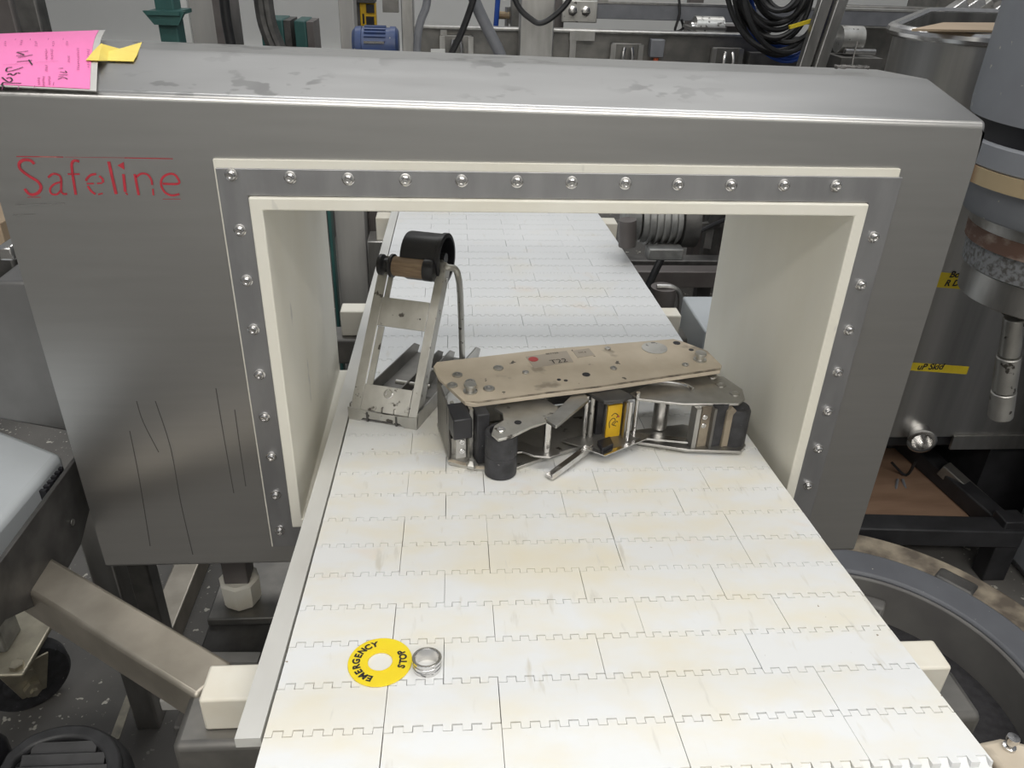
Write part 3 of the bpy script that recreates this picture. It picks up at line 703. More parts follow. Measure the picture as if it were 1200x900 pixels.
sp = [atz(636,464,.083)+(atz(677,458,.083)-atz(636,464,.083))*(i/112)+Vector((0, .0045*math.cos(i*math.pi/4), .0045*math.sin(i*math.pi/4))) for i in range(113)]
MB().tube(sp, .0009, 5).build('spring', BLACK, th)
# foot lever and lower links
fa, fb = atz(643,559,.006), atz(690,524,.012)
lv = MB().bar(fa, fb, .012, .003); dd = (fb-fa).normalized(); sd = dd.cross(ez).normalized()
lv.bar(fa+sd*.0065+ez*.003, fb+sd*.0065+ez*.003, .0016, .009); lv.build('foot_lever', SHINY, th, bevel=.0004)
pp([(658,516),(700,505),(758,512),(708,533),(692,526)], .012, .003).build('link_plate', FRAMED, th, bevel=.0006)
pp([(690,527),(709,534),(758,514),(756,511),(708,530),(693,524)], .0135, .0015).build('link_edge', SHINY, th)
pp([(700,516),(715,511),(719,520),(706,526)], .020, .008).build('latch_block', BLACK, th, bevel=.001)
for u, v, mm in ((684,512,SHINY),(691,512,WORN),(734,519,SHINY),(742,508,SHINY)):
    c = atz(u, v, .01); MB().cyl(c, c+ez*.070, .0033, 10).build('thin_post', mm, th)
vb(698,505,.010,.02,.012,.072).build('black_bracket', BLACK, th)
yp = vb(717,511,.022,.003,.012,.066).build('yellow_plate', YEL, th, label='yellow warning label plate')
yc = atz(717,511,.012)-u2*.0018
m = MB()
for pts in ([(-.006,.018),(-.007,.028),(-.002,.034),(.002,.030),(-.003,.024),(.004,.020)], [(-.005,.038),(0,.042),(.005,.038),(.003,.034)], [(-.001,.022),(.004,.028),(.006,.026)]):
    ribbon(m, [yc+u1*a+ez*(c-.002) for a, c in pts], .0012, -u2)
m.build('symbol', INK, yp, smooth=False)
MB().cyl(yc+u1*.006+ez*.034, yc+u1*.006+ez*.034-u2*.0005, .0016, 10).build('symbol', SEALRED, yp)
vb(729,512,.004,.014,.010,.072).build('side_strip', STEEL, th); vb(706,509,.003,.014,.010,.070).build('side_strip', WORN, th)
pp([(688,459),(708,470),(726,469),(742,463),(724,455),(700,454)], .083, .006).build('dark_cover', DKST, th, bevel=.001)
# right hand unit
pp([(738,461),(746,467),(800,473),(866,473),(873,467),(870,456),(848,441),(815,437),(780,441)], .0745, .004).build('side_plate', STEEL, th, bevel=.0008)
for u, v in ((835,441),(845,451),(861,461)): screw(th, atz(u, v, .0745), ez, .0075, .0022, m=STEEL)
arcp = [atz(770+44*math.cos(a)*.95+2, 460-13*math.sin(a), .0765) for a in [R(15+i*10) for i in range(10)]]
MB().tube(arcp, .003, 8, 3).build('guide_ring', SHINY, th)
pp([(732,505),(742,517),(806,527),(868,529),(874,521),(866,512),(800,497)], .004, .0045).build('side_plate', STEEL, th, bevel=.0006)
pp([(738,506),(806,513),(806,518),(742,512)], .012, .003).build('rail_bar', SHINY, th)
c = atz(772,500,.006); MB().cyl(c, c+ez*.066, .0115, 20).build('thick_post', STEEL, th)
c = atz(791,470,.02); MB().box(c.x-.03, c.x+.025, c.y-.004, c.y+.004, .03, .065).build('inner_block', BLACK, th, bevel=.002)
MB().hexa([LT(.265,.030,.005),LT(.385,.030,.003),LT(.385,.034,.003),LT(.265,.034,.005),LT(.265,.030,.068),LT(.385,.030,.068),LT(.385,.034,.068),LT(.265,.034,.068)]).build('rear_wall', FRAMED, th)
vb(809,522,.007,.016,.004,.0705).build('side_strip', STEEL, th)
pn = vb(821,522,.016,.004,.004,.0705).build('clamp_panel', CRUST, th)
pc = atz(819,522,.004)-u2*.002
for zz in (.036,.050): screw(th, pc+ez*(zz), -u2, .0042, .002)
vb(828,522,.004,.016,.004,.0705).build('side_strip', FRAMED, th)
bc = atz(837,523,.004)
MB().prism([bc-u1*.010+ez*.070, bc+u1*.012+ez*.070, bc+u1*.008, bc+u1*.004-ez*.006, bc-u1*.002-ez*.006, bc-u1*.010+ez*.01], u2*.022).build('brush', RUBB, th, label='frayed black brush')
tsp = atz(851,523,.004); MB().prism([tsp-u1*.008, tsp+u1*.006, tsp+u1*.006+ez*.060, tsp+ez*.066, tsp-u1*.008+ez*.060], u2*.012).build('tan_strip', CRUST, th, bevel=.001)
rr = atz(861,520,.004)+u2*.010
MB().lathe((rr.x,rr.y,zb(rr.y)+.004), ez, [(0,0),(0,.017),(.004,.0195),(.060,.0195),(.066,.0165),(.066,0)], 28).build('rear_roller', RUBB, th)

# ================================================================== EMERGENCY STOP DISC + STEEL RING
dcen = atb(445.5, 776.5); dn = Vector((0,-(zb(-.30)-zb(-.39))/.09,1)).normalized()
dex = Vector((1,0,0)); dey = dn.cross(dex).normalized()
disc = thing('emergency_stop_disc', dcen, 'yellow emergency stop label ring with black lettering lying on the belt', 'label ring')
m = MB().ring_prism(circle(dcen+dn*.0004, .0303, 64, dex, dey*1.08), circle(dcen+dn*.0004, .0116, 64, dex, dey*1.08), dn*.0014)
m.build('disc', YDISC, disc, bevel=.0003, smooth=False)
MB().ring_prism(circle(dcen+dn*.0018, .0148, 48, dex, dey*1.08), circle(dcen+dn*.0018, .0140, 48, dex, dey*1.08), dn*.0002).build('raised_rim', YDISC, disc, smooth=False)
m = MB()
def dpos(a, r): return dcen+dn*.0019+dex*(r*math.cos(a))+dey*(1.08*r*math.sin(a))
for i, ch in enumerate('EMERGENCY'):
    a = R(250-142*i/8.0); c = dpos(a, .0222)
    out = (dex*math.cos(a)+dey*math.sin(a)); ex_ = out.cross(dn)
    t = text_mb(ch, .0096, c, ex_, out, .0002, 'CENTER', bold=.00045); m.add(t.v, t.f)
for i, ch in enumerate('STOP'):
    a = R(-20+48*i/3.0); c = dpos(a, .0222); out = -(dex*math.cos(a)+dey*math.sin(a)); ex_ = out.cross(dn)
    t = text_mb(ch, .0096, c, ex_, out, .0002, 'CENTER', bold=.00045); m.add(t.v, t.f)
m.build('lettering', INK, disc, smooth=False)
rcn = atb(500.5, 783)
m = MB().lathe(rcn, dn, [(0,.0132),(.004,.0134),(.0045,.0128),(.006,.0128),(.0065,.0136),(.0085,.0136),(.0090,.0128),(.0100,.0128),(.0105,.0139),(.0130,.0139),(.0134,.0134),(.0134,.0118),(.0128,.0112),(0,.0112),(0,.0132)], 40)
ring = tag(m.build('steel_ring', SHINY), 'small shiny steel ring nut standing beside the yellow disc', 'ring')

# ================================================================== LEFT FOREGROUND
cab = thing('control_cabinet', (-.85, .05, FLOOR), 'light grey control box on a caster post at the left edge', 'cabinet')
cl = [Vector((x,y,.006)) for x, y in ((-.6815,.064),(-.691,-.09),(-.70,-.36),(-1.02,-.36),(-1.02,.26),(-.798,.131))]
bx = MB().prism(cl, (0,0,-.055)).build('lid', GREYBOX, cab, bevel=.010, seg=3)
MB().prism([p+Vector((-.006 if i < 3 else .006, 0, -.057)) for i, p in enumerate(cl)], (0,0,-.012)).build('gasket', BLACK, cab)
MB().prism([p+Vector((-.05 if k < 3 else .03,0,-.070)) for k, p in enumerate(cl)], (0,0,-.02)).build('body', GREYBOX, cab, bevel=.004)
for k in range(6):
    MB().box(-.690,-.6775, -.004+.010*k, .001+.010*k, -.030, -.008).build('hinge_slot', BLACK, cab)
MB().box(-1.065,-1.005,.26,.32,-.59,-.09).build('post', ALU, cab, bevel=.004)
cp = Vector((-1.035,.29,-.588))
MB().box(cp.x-.085, cp.x+.085, cp.y-.085, cp.y+.085, cp.z-.010, cp.z).build('caster_plate', CASTER, cab, bevel=.004)
for dx in (-.065,.065):
    for dy in (-.065,.065): MB().lathe((cp.x+dx,cp.y+dy,cp.z), ez, [(0,.013),(.008,.013),(.010,.010),(.010,0)], 6).build('caster_bolt', CASTER, cab)
wc = Vector((cp.x+.035, cp.y-.01, FLOOR+.078)); ax = Vector((.62,-.78,0))
wl = MB().lathe(wc-ax*.026, ax, [(0,0),(0,.040),(.004,.046),(.002,.060),(.006,.073),(.014,.078),(.038,.078),(.046,.073),(.050,.060),(.048,.046),(.052,.040),(.052,0)], 40).build('caster_wheel', RUBB, cab)
for s_ in (-1, 1):
    fk = [wc+ax*(s_*.036)+Vector((0,0,-.02))+Vector((-.78*d*0+.78*k, .62*k, zz)) for k, zz, d in ((-.022,0,0),(.022,0,0),(.045,.084,0),(-.045,.084,0))]
    MB().prism(fk, ax*(.006*s_)).build('caster_fork', CASTER, cab, bevel=.002)
MB().lathe(wc+ax*.043, ax, [(0,.017),(.010,.017),(.012,.012),(.012,.008),(.020,.008),(.020,0)], 6).build('axle_nut', CASTER, cab)
MB().lathe(wc+ax*.043+Vector((0,0,.045)), ax, [(0,.014),(.010,.014),(.012,.012),(.012,0)], 6).build('axle_nut', CASTER, cab)

fan = thing('motor_cover', (-.76,-.10,FLOOR), 'black ribbed plastic motor cover on the floor at bottom left', 'motor cover')
fc = Vector((-.752,-.105,-.47)); FR = .118
def dome(r, z, n=30, x0=-.08): return [Vector((fc.x+r*math.cos(a), fc.y+r*math.sin(a), z)) for a in [R(-100)+R(225)*i/n for i in range(n+1)]]+[Vector((fc.x-r*.75, fc.y+r*.55, z)), Vector((fc.x-r*.75, fc.y-r, z))]
MB().prism(dome(FR, FLOOR), (0,0,fc.z-.018-FLOOR)).build('shell', FANP, fan, bevel=.02, seg=3)
o_, i_ = dome(FR-.012, fc.z-.018), dome(FR-.034, fc.z-.018)
MB().ring_prism(o_, i_, (0,0,.016)).build('rim', FANP, fan, bevel=.005)
for k in range(8):
    yy = fc.y+.066-.021*k; hw = math.sqrt(max((FR-.036)**2-(yy-fc.y)**2, .0004))
    xa, xb = fc.x-min(hw,.055), fc.x+hw
    MB().hexa([(xa,yy-.009,fc.z-.020),(xb,yy-.009,fc.z-.020),(xb,yy+.009,fc.z-.020),(xa,yy+.009,fc.z-.020),
               (xa,yy-.009,fc.z-.016),(xb,yy-.009,fc.z-.016),(xb,yy+.009,fc.z-.004),(xa,yy+.009,fc.z-.004)]).build('rib', FANP, fan)
MB().box(fc.x-.23, fc.x-.085, fc.y-.09, fc.y+.09, FLOOR, fc.z+.02).build('motor_body', BLACK, fan, bevel=.02)

# ================================================================== RIGHT SIDE
mx = thing('dough_mixer', (1.45, .3, FLOOR), 'grey painted mixer with rusty banded spindle above a curved floor base', 'mixer')
MC = Vector((.61,.052,0))
def arcb(r0, r1, a0, a1, z0, z1, n=40):
    pts = [MC+Vector((r1*math.cos(R(a)), r1*math.sin(R(a)), z0)) for a in [a0+(a1-a0)*i/n for i in range(n+1)]]
    pts += [MC+Vector((r0*math.cos(R(a)), r0*math.sin(R(a)), z0)) for a in [a1-(a1-a0)*i/n for i in range(n+1)]]
    m = MB(); N_ = n+1; vs = pts+[p+Vector((0,0,z1-z0)) for p in pts]; fs = []
    for i in range(n):
        j = 2*N_-1-i
        fs += [(i, i+1, j-1, j), (2*N_+i, 2*N_+j, 2*N_+j-1, 2*N_+i+1), (i, 2*N_+i, 2*N_+i+1, i+1), (j, j-1, 2*N_+j-1, 2*N_+j)]
    fs += [(0, 2*N_-1, 4*N_-1, 2*N_), (n, 2*N_+n, 2*N_+n+1, n+1)]
    return m.add(vs, fs)
arcb(.292, .366, -70, 106, FLOOR, -.50).build('base_arch', PAINT3, mx, bevel=.006)
arcb(.283, .2915, -70, 106, FLOOR, -.506).build('arch_lining', PAINT2, mx, bevel=.004)
arcb(.250, .2825, 58, 106, FLOOR, -.545).build('arch_step', PAINT2, mx, bevel=.006)
arcb(.3665, .432, -70, 106, FLOOR, -.503).build('crusted_edge', CRUST, mx, bevel=.006)
a_ = R(40); c = MC+Vector((.383*math.cos(a_), .383*math.sin(a_), -.513)); MB().obox(c, (math.cos(a_),math.sin(a_),0), (-math.sin(a_),math.cos(a_),0), ez, .022, .04, .014).build('dark_pad', DKST, mx, bevel=.008)
SC = Vector((.93,.40,0))
cols = [('column', PAINT, [(1.0,.20),(.43,.205),(.408,.203)]), ('seal_gap', BLACK, [(.408,.192),(.374,.192)]), ('upper_ring', PAINT, [(.374,.194),(.370,.198),(.336,.197),(.333,.194)]),
        ('rusty_band', RUST, [(.333,.199),(.306,.199)]), ('lower_ring', PAINT, [(.306,.180),(.302,.183),(.252,.174),(.248,.170)]), ('silver_band', SILV, [(.248,.158),(.226,.154)]),
        ('brown_band', BROWN, [(.226,.153),(.196,.152)]), ('flaking_band', SPECK, [(.196,.148),(.152,.144)]), ('steel_flange', STEEL, [(.152,.136),(.149,.139),(.098,.137),(.095,.132),(.095,0)]),
        ('hub', BLACK, [(.095,.060),(.070,.062),(.060,.055),(.060,0)])]
for nm, mm, prof in cols:
    pr = [(h, r) for h, r in prof]; pr = [(pr[0][0], 0)]+pr+([(pr[-1][0], 0)] if pr[-1][1] else [])
    MB().lathe(SC, ez, pr, 48).build(nm, mm, mx)
s0, s1 = at(1189, 372, .36), at(1172, 488, .36)
for k, (a, bq, r) in enumerate(((0,.36,.018),(.37,.72,.021),(.73,1.0,.022))):
    MB().cyl(s0+(s1-s0)*a, s0+(s1-s0)*bq, r, 20).build('shaft', WORN, mx, bevel=.002)
MB().cyl(Vector((SC.x-.02, .38, .075)), s0+(s1-s0)*.02, .02, 14).build('shaft', DKST, mx)
MB().box(1.30, 1.75, .15, .65, FLOOR, 1.0).build('mixer_body', PAINT, mx, bevel=.03)
MB().box(.75, 1.75, .18, .62, 1.0, 1.3).build('mixer_top', PAINT, mx, bevel=.04)
MB().prism([MC+Vector((.2825*math.cos(R(a)), .2825*math.sin(R(a)), FLOOR)) for a in range(-70, 107, 5)]+[MC+Vector((-.12,.2,FLOOR)), MC+Vector((-.1,-.3,FLOOR))], (0,0,.145)).build('base_pan', MATB, mx, label='black rubber covered inside of the curved base')

tank = thing('steel_tank', (1.28,1.06,-.43), 'large stainless tank with rounded corners and yellow tape labels behind the mixer spindle', 'tank')
TY = .73
TCN = [Vector((.662,TY,0)), Vector((1.75,TY,0)), Vector((1.75,1.5,0)), Vector((1.20,1.5,0))]
def foot(g, n=10):
    pts = []
    for k in range(4):
        a, b_, c_ = TCN[k-1], TCN[k], TCN[(k+1) % 4]
        d1, d2 = (a-b_).normalized(), (c_-b_).normalized(); bis = (d1+d2).normalized(); half = d1.angle(d2)/2
        r = (.16 if k == 0 else .1); ctr = b_+bis*(r/math.sin(half)); rr = r+g
        n1, n2 = Vector((d1.y,-d1.x,0)), Vector((-d2.y,d2.x,0))
        if n1.dot(b_-ctr) < 0: n1 = -n1
        if n2.dot(b_-ctr) < 0: n2 = -n2
        for i in range(n+1): pts.append(ctr+n1.lerp(n2, i/n).normalized()*rr)
    return pts
up_ = lambda P_, z: [p+Vector((0,0,z)) for p in P_]
TANKM = mat('tank_steel_reflection_stripes', (.30,.295,.285), .34, .95, (.56,.55,.53), 14, (1,1,.06), .3, .7, .04, 60, .06)  # vertical reflection stripes put into the base colour as stretched noise
MB().ring_prism(up_(foot(0), -.425), up_(foot(-.008), -.425), (0,0,.92)).prism(up_(foot(-.004), -.43), (0,0,.006)).build('wall', TANKM, tank)
fr_ = foot(.004); MB().tube(up_(fr_, .494)+[fr_[0]+Vector((0,0,.494))], .0125, 10).build('rim', SHINY, tank)
def tanklabel(px, lines, sz):
    pa, pb = at(px[0][0], px[0][1], TY), at(px[1][0], px[1][1], TY); zc = (pa.z+pb.z)/2; h = px[2]
    lab = MB().hexa([(pa.x,TY-.001,pa.z-h/2),(pb.x,TY-.001,pb.z-h/2),(pb.x,TY,pb.z-h/2),(pa.x,TY,pa.z-h/2),(pa.x,TY-.001,pa.z+h/2),(pb.x,TY-.001,pb.z+h/2),(pb.x,TY,pb.z+h/2),(pa.x,TY,pa.z+h/2)]).build('tape_label', YTAPE2, tank)
    for tx, u, v in lines:
        text_mb(tx, sz, at(u, v, TY-.0014), (1,0,0), (0,0,1), 0, shear=.25, bold=.0007).build('handwriting', INK, lab, smooth=False)
tanklabel(((1080,326),(1163,333),.036), [('Bottoms', 1112, 325), ('R Drives', 1106, 335)], .021)
tanklabel(((1050,428),(1134,434),.021), [('uP Skid', 1074, 433)], .022)
dp = at(1077, 508, TY); dv = Vector((-.25,-.96,-.1))
MB().lathe(dp+dv*-.02, dv, [(0,.028),(.045,.028),(.045,.033),(.053,.035),(.055,.031),(.055,.024),(.02,.023),(.02,0)], 28).build('drain_port', SHINY, tank)
a, bq = at(1112,522,TY), at(1260,540,TY)
MB().box(a.x,bq.x,TY-.008,TY-.001,-.462,-.422).build('bottom_band', STEEL, tank)
cart = thing('tank_cart', (1.15,.9,FLOOR), 'black square tube cart with plywood shelf carrying the steel tank', 'cart')
def cbar(a, bq, wd=.05, ht=.05, nm='frame_rail', mm=DKST): return MB().bar(a, bq, wd, ht).build(nm, mm, cart, bevel=.004)
CB = mat('black_painted_frame', (.016,.016,.018), .5, 0, (.03,.03,.033), 20)
zc = -.605
cbar((.72,.60,zc), (1.245,.565,zc), .06, .05, mm=CB); cbar((1.225,.585,zc), (1.165,1.0,zc), .05, .05, mm=CB); cbar((.80,1.0,zc), (1.5,1.0,zc), .05, .05, mm=CB)
cbar((.74,.62,zc), (.80,1.0,zc), .05, .05, mm=CB)
for x, yy in ((1.225,.575),(.745,.61),(1.45,1.35),(.9,1.35)): MB().box(x-.03,x+.03,yy-.025,yy+.025,FLOOR,-.455 if x > 1.3 or x < .8 else -.56).build('frame_leg', CB, cart, bevel=.003)
MB().box(.80,1.19,.64,.98,-.645,-.632).build('shelf', WOOD, cart, label='plywood shelf')
MB().box(.87,1.7,.76,1.45,-.475,-.431).build('top_frame', CB, cart, bevel=.004)
MB().box(1.26,1.75,.76,1.4,FLOOR+.03,-.476).build('dark_panel', CB, cart)
m = MB()
pa, pb = at(1105, 548, .80), at(1187, 622, .62)
m.bar(pa, pb, .035, .035); m.build('brace', FRAMED, cart, bevel=.003)
MB().box(.80,1.19,.985,.992,-.58,-.47).build('back_plate', FRAMED, cart)
for u0, u1_ in ((1052,1040),(1058,1075)):
    MB().tube([at(u0,562,.82), at((u0+u1_)/2,590,.74), at(u1_,614,.68)], .004, 6, 3).build('hose', GREYHOSE, cart)
MB().tube([at(1045,542,.85), at(1062,557,.84), at(1073,540,.83)], .004, 6, 4).build('hose', CABLE, cart)

# ================================================================== BACKGROUND, seen through the tunnel
def pbox(u0, v0, u1_, v1, y, d, zlo=None):     # upright box at distance y whose near face spans two photo pixels
    a, bq = at(u0, v0, y), at(u1_, v1, y)
    z0 = bq.z if zlo is None else zlo
    return MB().box(min(a.x,bq.x), max(a.x,bq.x), y, y+d, min(z0,a.z), max(z0,a.z))
gb = at(803,349,.70)
tag(MB().box(.372,.62,.56,.745,FLOOR,-.05).build('machine_guard', GREYBOX, bevel=.004), 'plain grey metal box beside the belt behind the right tunnel wall', 'box')
rb = thing('tube_clamp', (.40,.83,FLOOR), 'upright steel tube with curved strap behind the grey metal box', 'clamp')
c = at(776,350,.83); MB().cyl((c.x,c.y,FLOOR), (c.x,c.y,c.z+.03), .030, 20).build('tube', COLD, rb)
MB().tube([(c.x-.02,c.y-.01,c.z+.035), (c.x+.02,c.y-.01,c.z+.032), (c.x+.04,c.y-.01,c.z+.01), (c.x+.042,c.y-.01,c.z-.05)], .006, 8, 4).build('strap', STEEL, rb)
tag(MB().tube([at(793,240,1.3), at(780,290,1.25), at(762,330,1.2), at(745,370,1.15), at(735,410,1.1)], .011, 10, 5).build('power_cable', CABLE), 'thick black cable hanging beside gear motor beyond the tunnel', 'cable')
tag(MB().tube([at(855,255,1.6), at(822,270,1.5), at(795,290,1.42), at(768,292,1.36)], .007, 8, 5).build('power_cable', CABLE), 'thin black cable running right from the gear motor', 'cable')
val = thing('hand_valve', at(835,262,1.7), 'dark hand valve on bracket seen at tunnel right corner', 'valve')
c = at(838,255,1.7); MB().cyl(c+Vector((.02,0,.1)), c+Vector((0,0,-.02)), .022, 14).build('body', DKST, val); MB().bar(c+Vector((-.05,0,-.03)), c+Vector((.03,0,-.02)), .02, .02).build('handle', DKST, val)
MB().bar(c+Vector((0,.02,-.0)), c+Vector((-.01,0,-.11)), .025, .02).build('lever', DKST, val)
MB().box(c.x-.02,c.x+.03,c.y+.01,c.y+.05,FLOOR,c.z+.12).build('post', DKST, val)
pl_ = thing('skid_frame', (.75,2.0,FLOOR), 'low dark steel skid on the floor beyond the tunnel at right', 'skid')
for v0, v1, y, mm in ((305,315,1.62,DKST),(318,338,1.5,COLD)):
    a, bq = at(722,v0,y), at(870,v1,y); MB().box(a.x,bq.x+.3,y,y+.06,bq.z,a.z).build('rail', mm, pl_, bevel=.004)
MB().box(.45,1.3,1.5,1.68,FLOOR,FLOOR+.25).build('base', COLD, pl_)
# left of the tunnel
tag(pbox(383,200,392,352,1.55,.05,FLOOR).build('teal_post', TEAL, bevel=.003), 'narrow teal post against the left tunnel wall edge', 'post')
gc = thing('grey_column', at(410,350,1.6), 'pale grey sheet column standing behind the tunnel at left', 'column')
a, bq = at(391,243,1.62), at(428,243,1.62)
MB().box(a.x, bq.x-.005, 1.62, 1.74, FLOOR, .12).build('front_sheet', COLM, gc, bevel=.004)
MB().box(bq.x, bq.x+.06, 1.70, 1.80, FLOOR, .10).build('side_sheet', COLD, gc, bevel=.004)
tag(pbox(440,200,452,270,1.95,.08,FLOOR).build('steel_post', COLM, bevel=.003), 'grey steel post between grey column and far white block', 'post')
db = thing('debris_pile', (-.52,1.75,FLOOR), 'dark scraps of rubbish at the foot of grey column', 'debris')
for k in range(14):
    c = Vector((-.62+random.random()*.26, 1.50+random.random()*.1, FLOOR)); r = random.uniform(.01,.028)
    MB().obox(c+ez*r*.6, (math.cos(k),math.sin(k),0), (-math.sin(k),math.cos(k),0), ez, r*1.4, r, r*.6).build('scrap', random.choice((COLD,DKST,CRUST)), db)
tag(pbox(390,352,460,368,1.35,.06).build('floor_rail', COLM, bevel=.004), 'pale rail across the floor behind the left support block', 'rail') if False else None

# ================================================================== BACKGROUND ABOVE THE DETECTOR
# left column and dark pipe
tag(pbox(-30,-60,27,60,1.7,.2,FLOOR).build('brown_column', COLD, bevel=.006), 'dull brown steel column at the top left corner', 'column')
a = at(28,0,1.55); tag(MB().box(a.x-.030, a.x+.030, 1.55, 1.61, FLOOR, .75).build('dark_pipe', DKST, bevel=.006), 'dark square pipe beside the brown column', 'pipe')
gp = thing('teal_stand', at(200,50,2.0), 'teal steel stand post with flange near the top left', 'stand')
a, bq = at(181,5,2.0), at(203,5,2.0); MB().box(a.x,bq.x,2.0,2.08,FLOOR,.75).build('post', TEAL, gp, bevel=.003)
a = at(174,12,1.98); bq = at(212,14,1.98); MB().box(a.x,bq.x,1.96,2.1,a.z-.012,a.z).build('flange', TEAL, gp)
a = at(183,20,2.0); MB().prism([Vector((a.x-.03,1.99,a.z+.02)), Vector((a.x+.10,1.99,a.z+.02)), Vector((a.x+.075,1.99,a.z-.02)), Vector((a.x,1.99,a.z-.02))], (0,-.02,0)).build('gusset', TEAL, gp)
gcol = thing('door_column', at(235,40,2.6), 'wide grey door-like column with pale edge behind teal stand', 'column')
a, bq = at(216,0,2.6), at(248,0,2.6)
MB().box(a.x-.012,a.x+.012,2.58,2.62,FLOOR,.9).build('pale_edge', WALLP, gcol)
MB().box(a.x+.013,bq.x,2.6,2.8,FLOOR,.9).build('sheet', COLM, gcol); MB().box(bq.x,bq.x+.055,2.6,2.8,FLOOR,.9).build('dark_edge', COLD, gcol)
tag(MB().tube([at(260,-30,2.3), at(265,20,2.3), at(272,60,2.3), at(280,120,2.3), at(290,300,2.3)], .018, 12, 4).build('black_hose', CABLE), 'vertical black hose right of the door column', 'hose')
for i, (u0, u1_, v0, lab) in enumerate(((304,339,22,'teal box left of pair, partly behind black strap'),(344,366,24,'teal box right of pair against white wall'))):
    o = thing('teal_box', at((u0+u1_)/2, 60, 3.0), lab, 'box', 'teal boxes in the background'); a, bq = at(u0,v0,3.0), at(u1_,v0,3.0)
    MB().box(a.x,bq.x-.03,3.0,3.2,FLOOR,a.z).build('body', TEAL, o, bevel=.006); MB().box(bq.x-.029,bq.x,3.01,3.2,FLOOR,a.z-.005).build('side_panel', DKST if i == 0 else COLD, o)
m = MB()
for du in (0, 7): m.tube([at(302+du,-30,2.4), at(308+du,20,2.4), at(318+du,50,2.4), at(336+du,90,2.4), at(350+du,160,2.4)], .024, 10, 4)
tag(m.build('black_strap', DKST), 'thick black double hose crossing in front of the teal boxes', 'hose')
tag(pbox(393,-40,418,70,2.6,.12,FLOOR).build('pale_column', COLM, bevel=.004), 'pale grey column left of the blue motor', 'column')
sg = thing('switch_box', at(428,15,2.9), 'yellow switch box with two black squares above blue motor', 'switch box')
a, bq = at(421,3,2.9), at(441,31,2.9); MB().box(a.x,bq.x,2.9,2.96,bq.z,a.z).build('body', YEL, sg, bevel=.004); MB().box(a.x-.03,a.x,2.9,2.98,bq.z-.02,a.z+.1).build('side', DKST, sg)
for v in (10,24):
    c = at(434,v,2.9); MB().box(c.x-.017,c.x+.017,2.892,2.9,c.z-.016,c.z+.016).build('button', BLACK, sg)
c = at(426,22,2.9); MB().box(c.x-.004,c.x+.004,2.897,2.9,c.z-.02,c.z+.02).build('lettering', INK, sg)
MB().box(a.x-.03,bq.x,2.88,2.98,a.z+.001,a.z+.15).build('dark_top', DKST, sg)
MB().box(a.x-.02,a.x+.0,2.91,2.95,FLOOR,bq.z+.02).build('post', DKST, sg)
ds = at(455,0,2.8); tag(pbox(446,-40,467,15,2.8,.05).build('hanging_plate', FRAMED), 'grey plate hanging at top edge right of yellow switch box', 'plate')
mt = thing('blue_motor', at(437,62,2.2), 'worn blue finned electric motor behind the detector top', 'motor')
a, bq = at(409,33,2.2), at(466,65,2.2); rm = (a.z-bq.z)*.75; cz = a.z-rm; mid = 2.3
MB().cyl((a.x+.035,mid,cz), (bq.x-.03,mid,cz), rm*.93, 28).build('body', MBLUE, mt)
MB().lathe((a.x,mid,cz), (1,0,0), [(0,0),(0,rm*.75),(.012,rm*.95),(.034,rm*1.0),(.034,0)], 28).build('end_bell', MBLUE, mt)
MB().lathe((bq.x-.03,mid,cz), (1,0,0), [(0,0),(0,rm),(.02,rm*1.0),(.03,rm*.8),(.03,0)], 28).build('end_bell', MBLUE, mt)
for k in range(11):
    an = R(20+14*k); d = Vector((0,-math.cos(an),math.sin(an))); MB().obox(Vector(((a.x+bq.x)/2,mid,cz))+d*(rm*.97), (1,0,0), d, d.cross(Vector((1,0,0))), (bq.x-a.x)/2-.045, rm*.07, .003).build('fin', MBLUE, mt)
for k in (-1, 1): MB().bar((a.x+.045,mid-rm*.93,cz+k*rm*.25), (bq.x-.05,mid-rm*.93,cz+k*rm*.25), .012, .008).build('tie_bar', SHINY, mt)
MB().box(a.x+.02,bq.x-.02,mid-.08,mid+.08,FLOOR,cz-rm*.85).build('pedestal', FRAMED, mt)
tag(pbox(468,-40,486,75,2.1,.10,FLOOR).build('steel_post', STEEL, bevel=.004), 'stainless post immediately right of the blue motor', 'post')
tag(MB().tube([at(502,-30,1.95), at(500,5,1.95), at(493,25,1.95), at(489,50,1.95), at(488,120,1.95), at(488,200,1.95)], .013, 10, 4).build('conduit', GREYHOSE), 'grey flexible conduit curving down beside stainless post', 'conduit')
# long stainless trough
tr = thing('steel_trough', (.4,2.2,FLOOR), 'long stainless trough with toggle clips across the background', 'trough')
za, zz_ = at(600,36,2.2).z, at(900,47,2.2).z
zt = at(640,37,2.2).z
xl, xr = at(492,40,2.2).x, at(1002,45,2.2).x
MB().box(xl,xr,2.2,2.215,-.2,zt).build('front_wall', FRAMED, tr)
MB().box(xl,xr,2.7,2.715,-.2,zt-.12).build('back_wall', FRAMED, tr); MB().box(xl,xr,2.215,2.7,-.2,-.18).build('floor_pan', FRAMED, tr)
MB().box(xl-.015,xl,2.2,2.715,-.2,zt-.12).build('end_wall', STEEL, tr)
MB().box(xl-.02,xr,2.175,2.225,zt,zt+.012).build('rim', STEEL, tr, bevel=.004)
for x in (xl+.1, xr-.1):
    for yy in (2.25,2.65): MB().box(x-.025,x+.025,yy-.025,yy+.025,FLOOR,-.2).build('leg', FRAMED, tr)
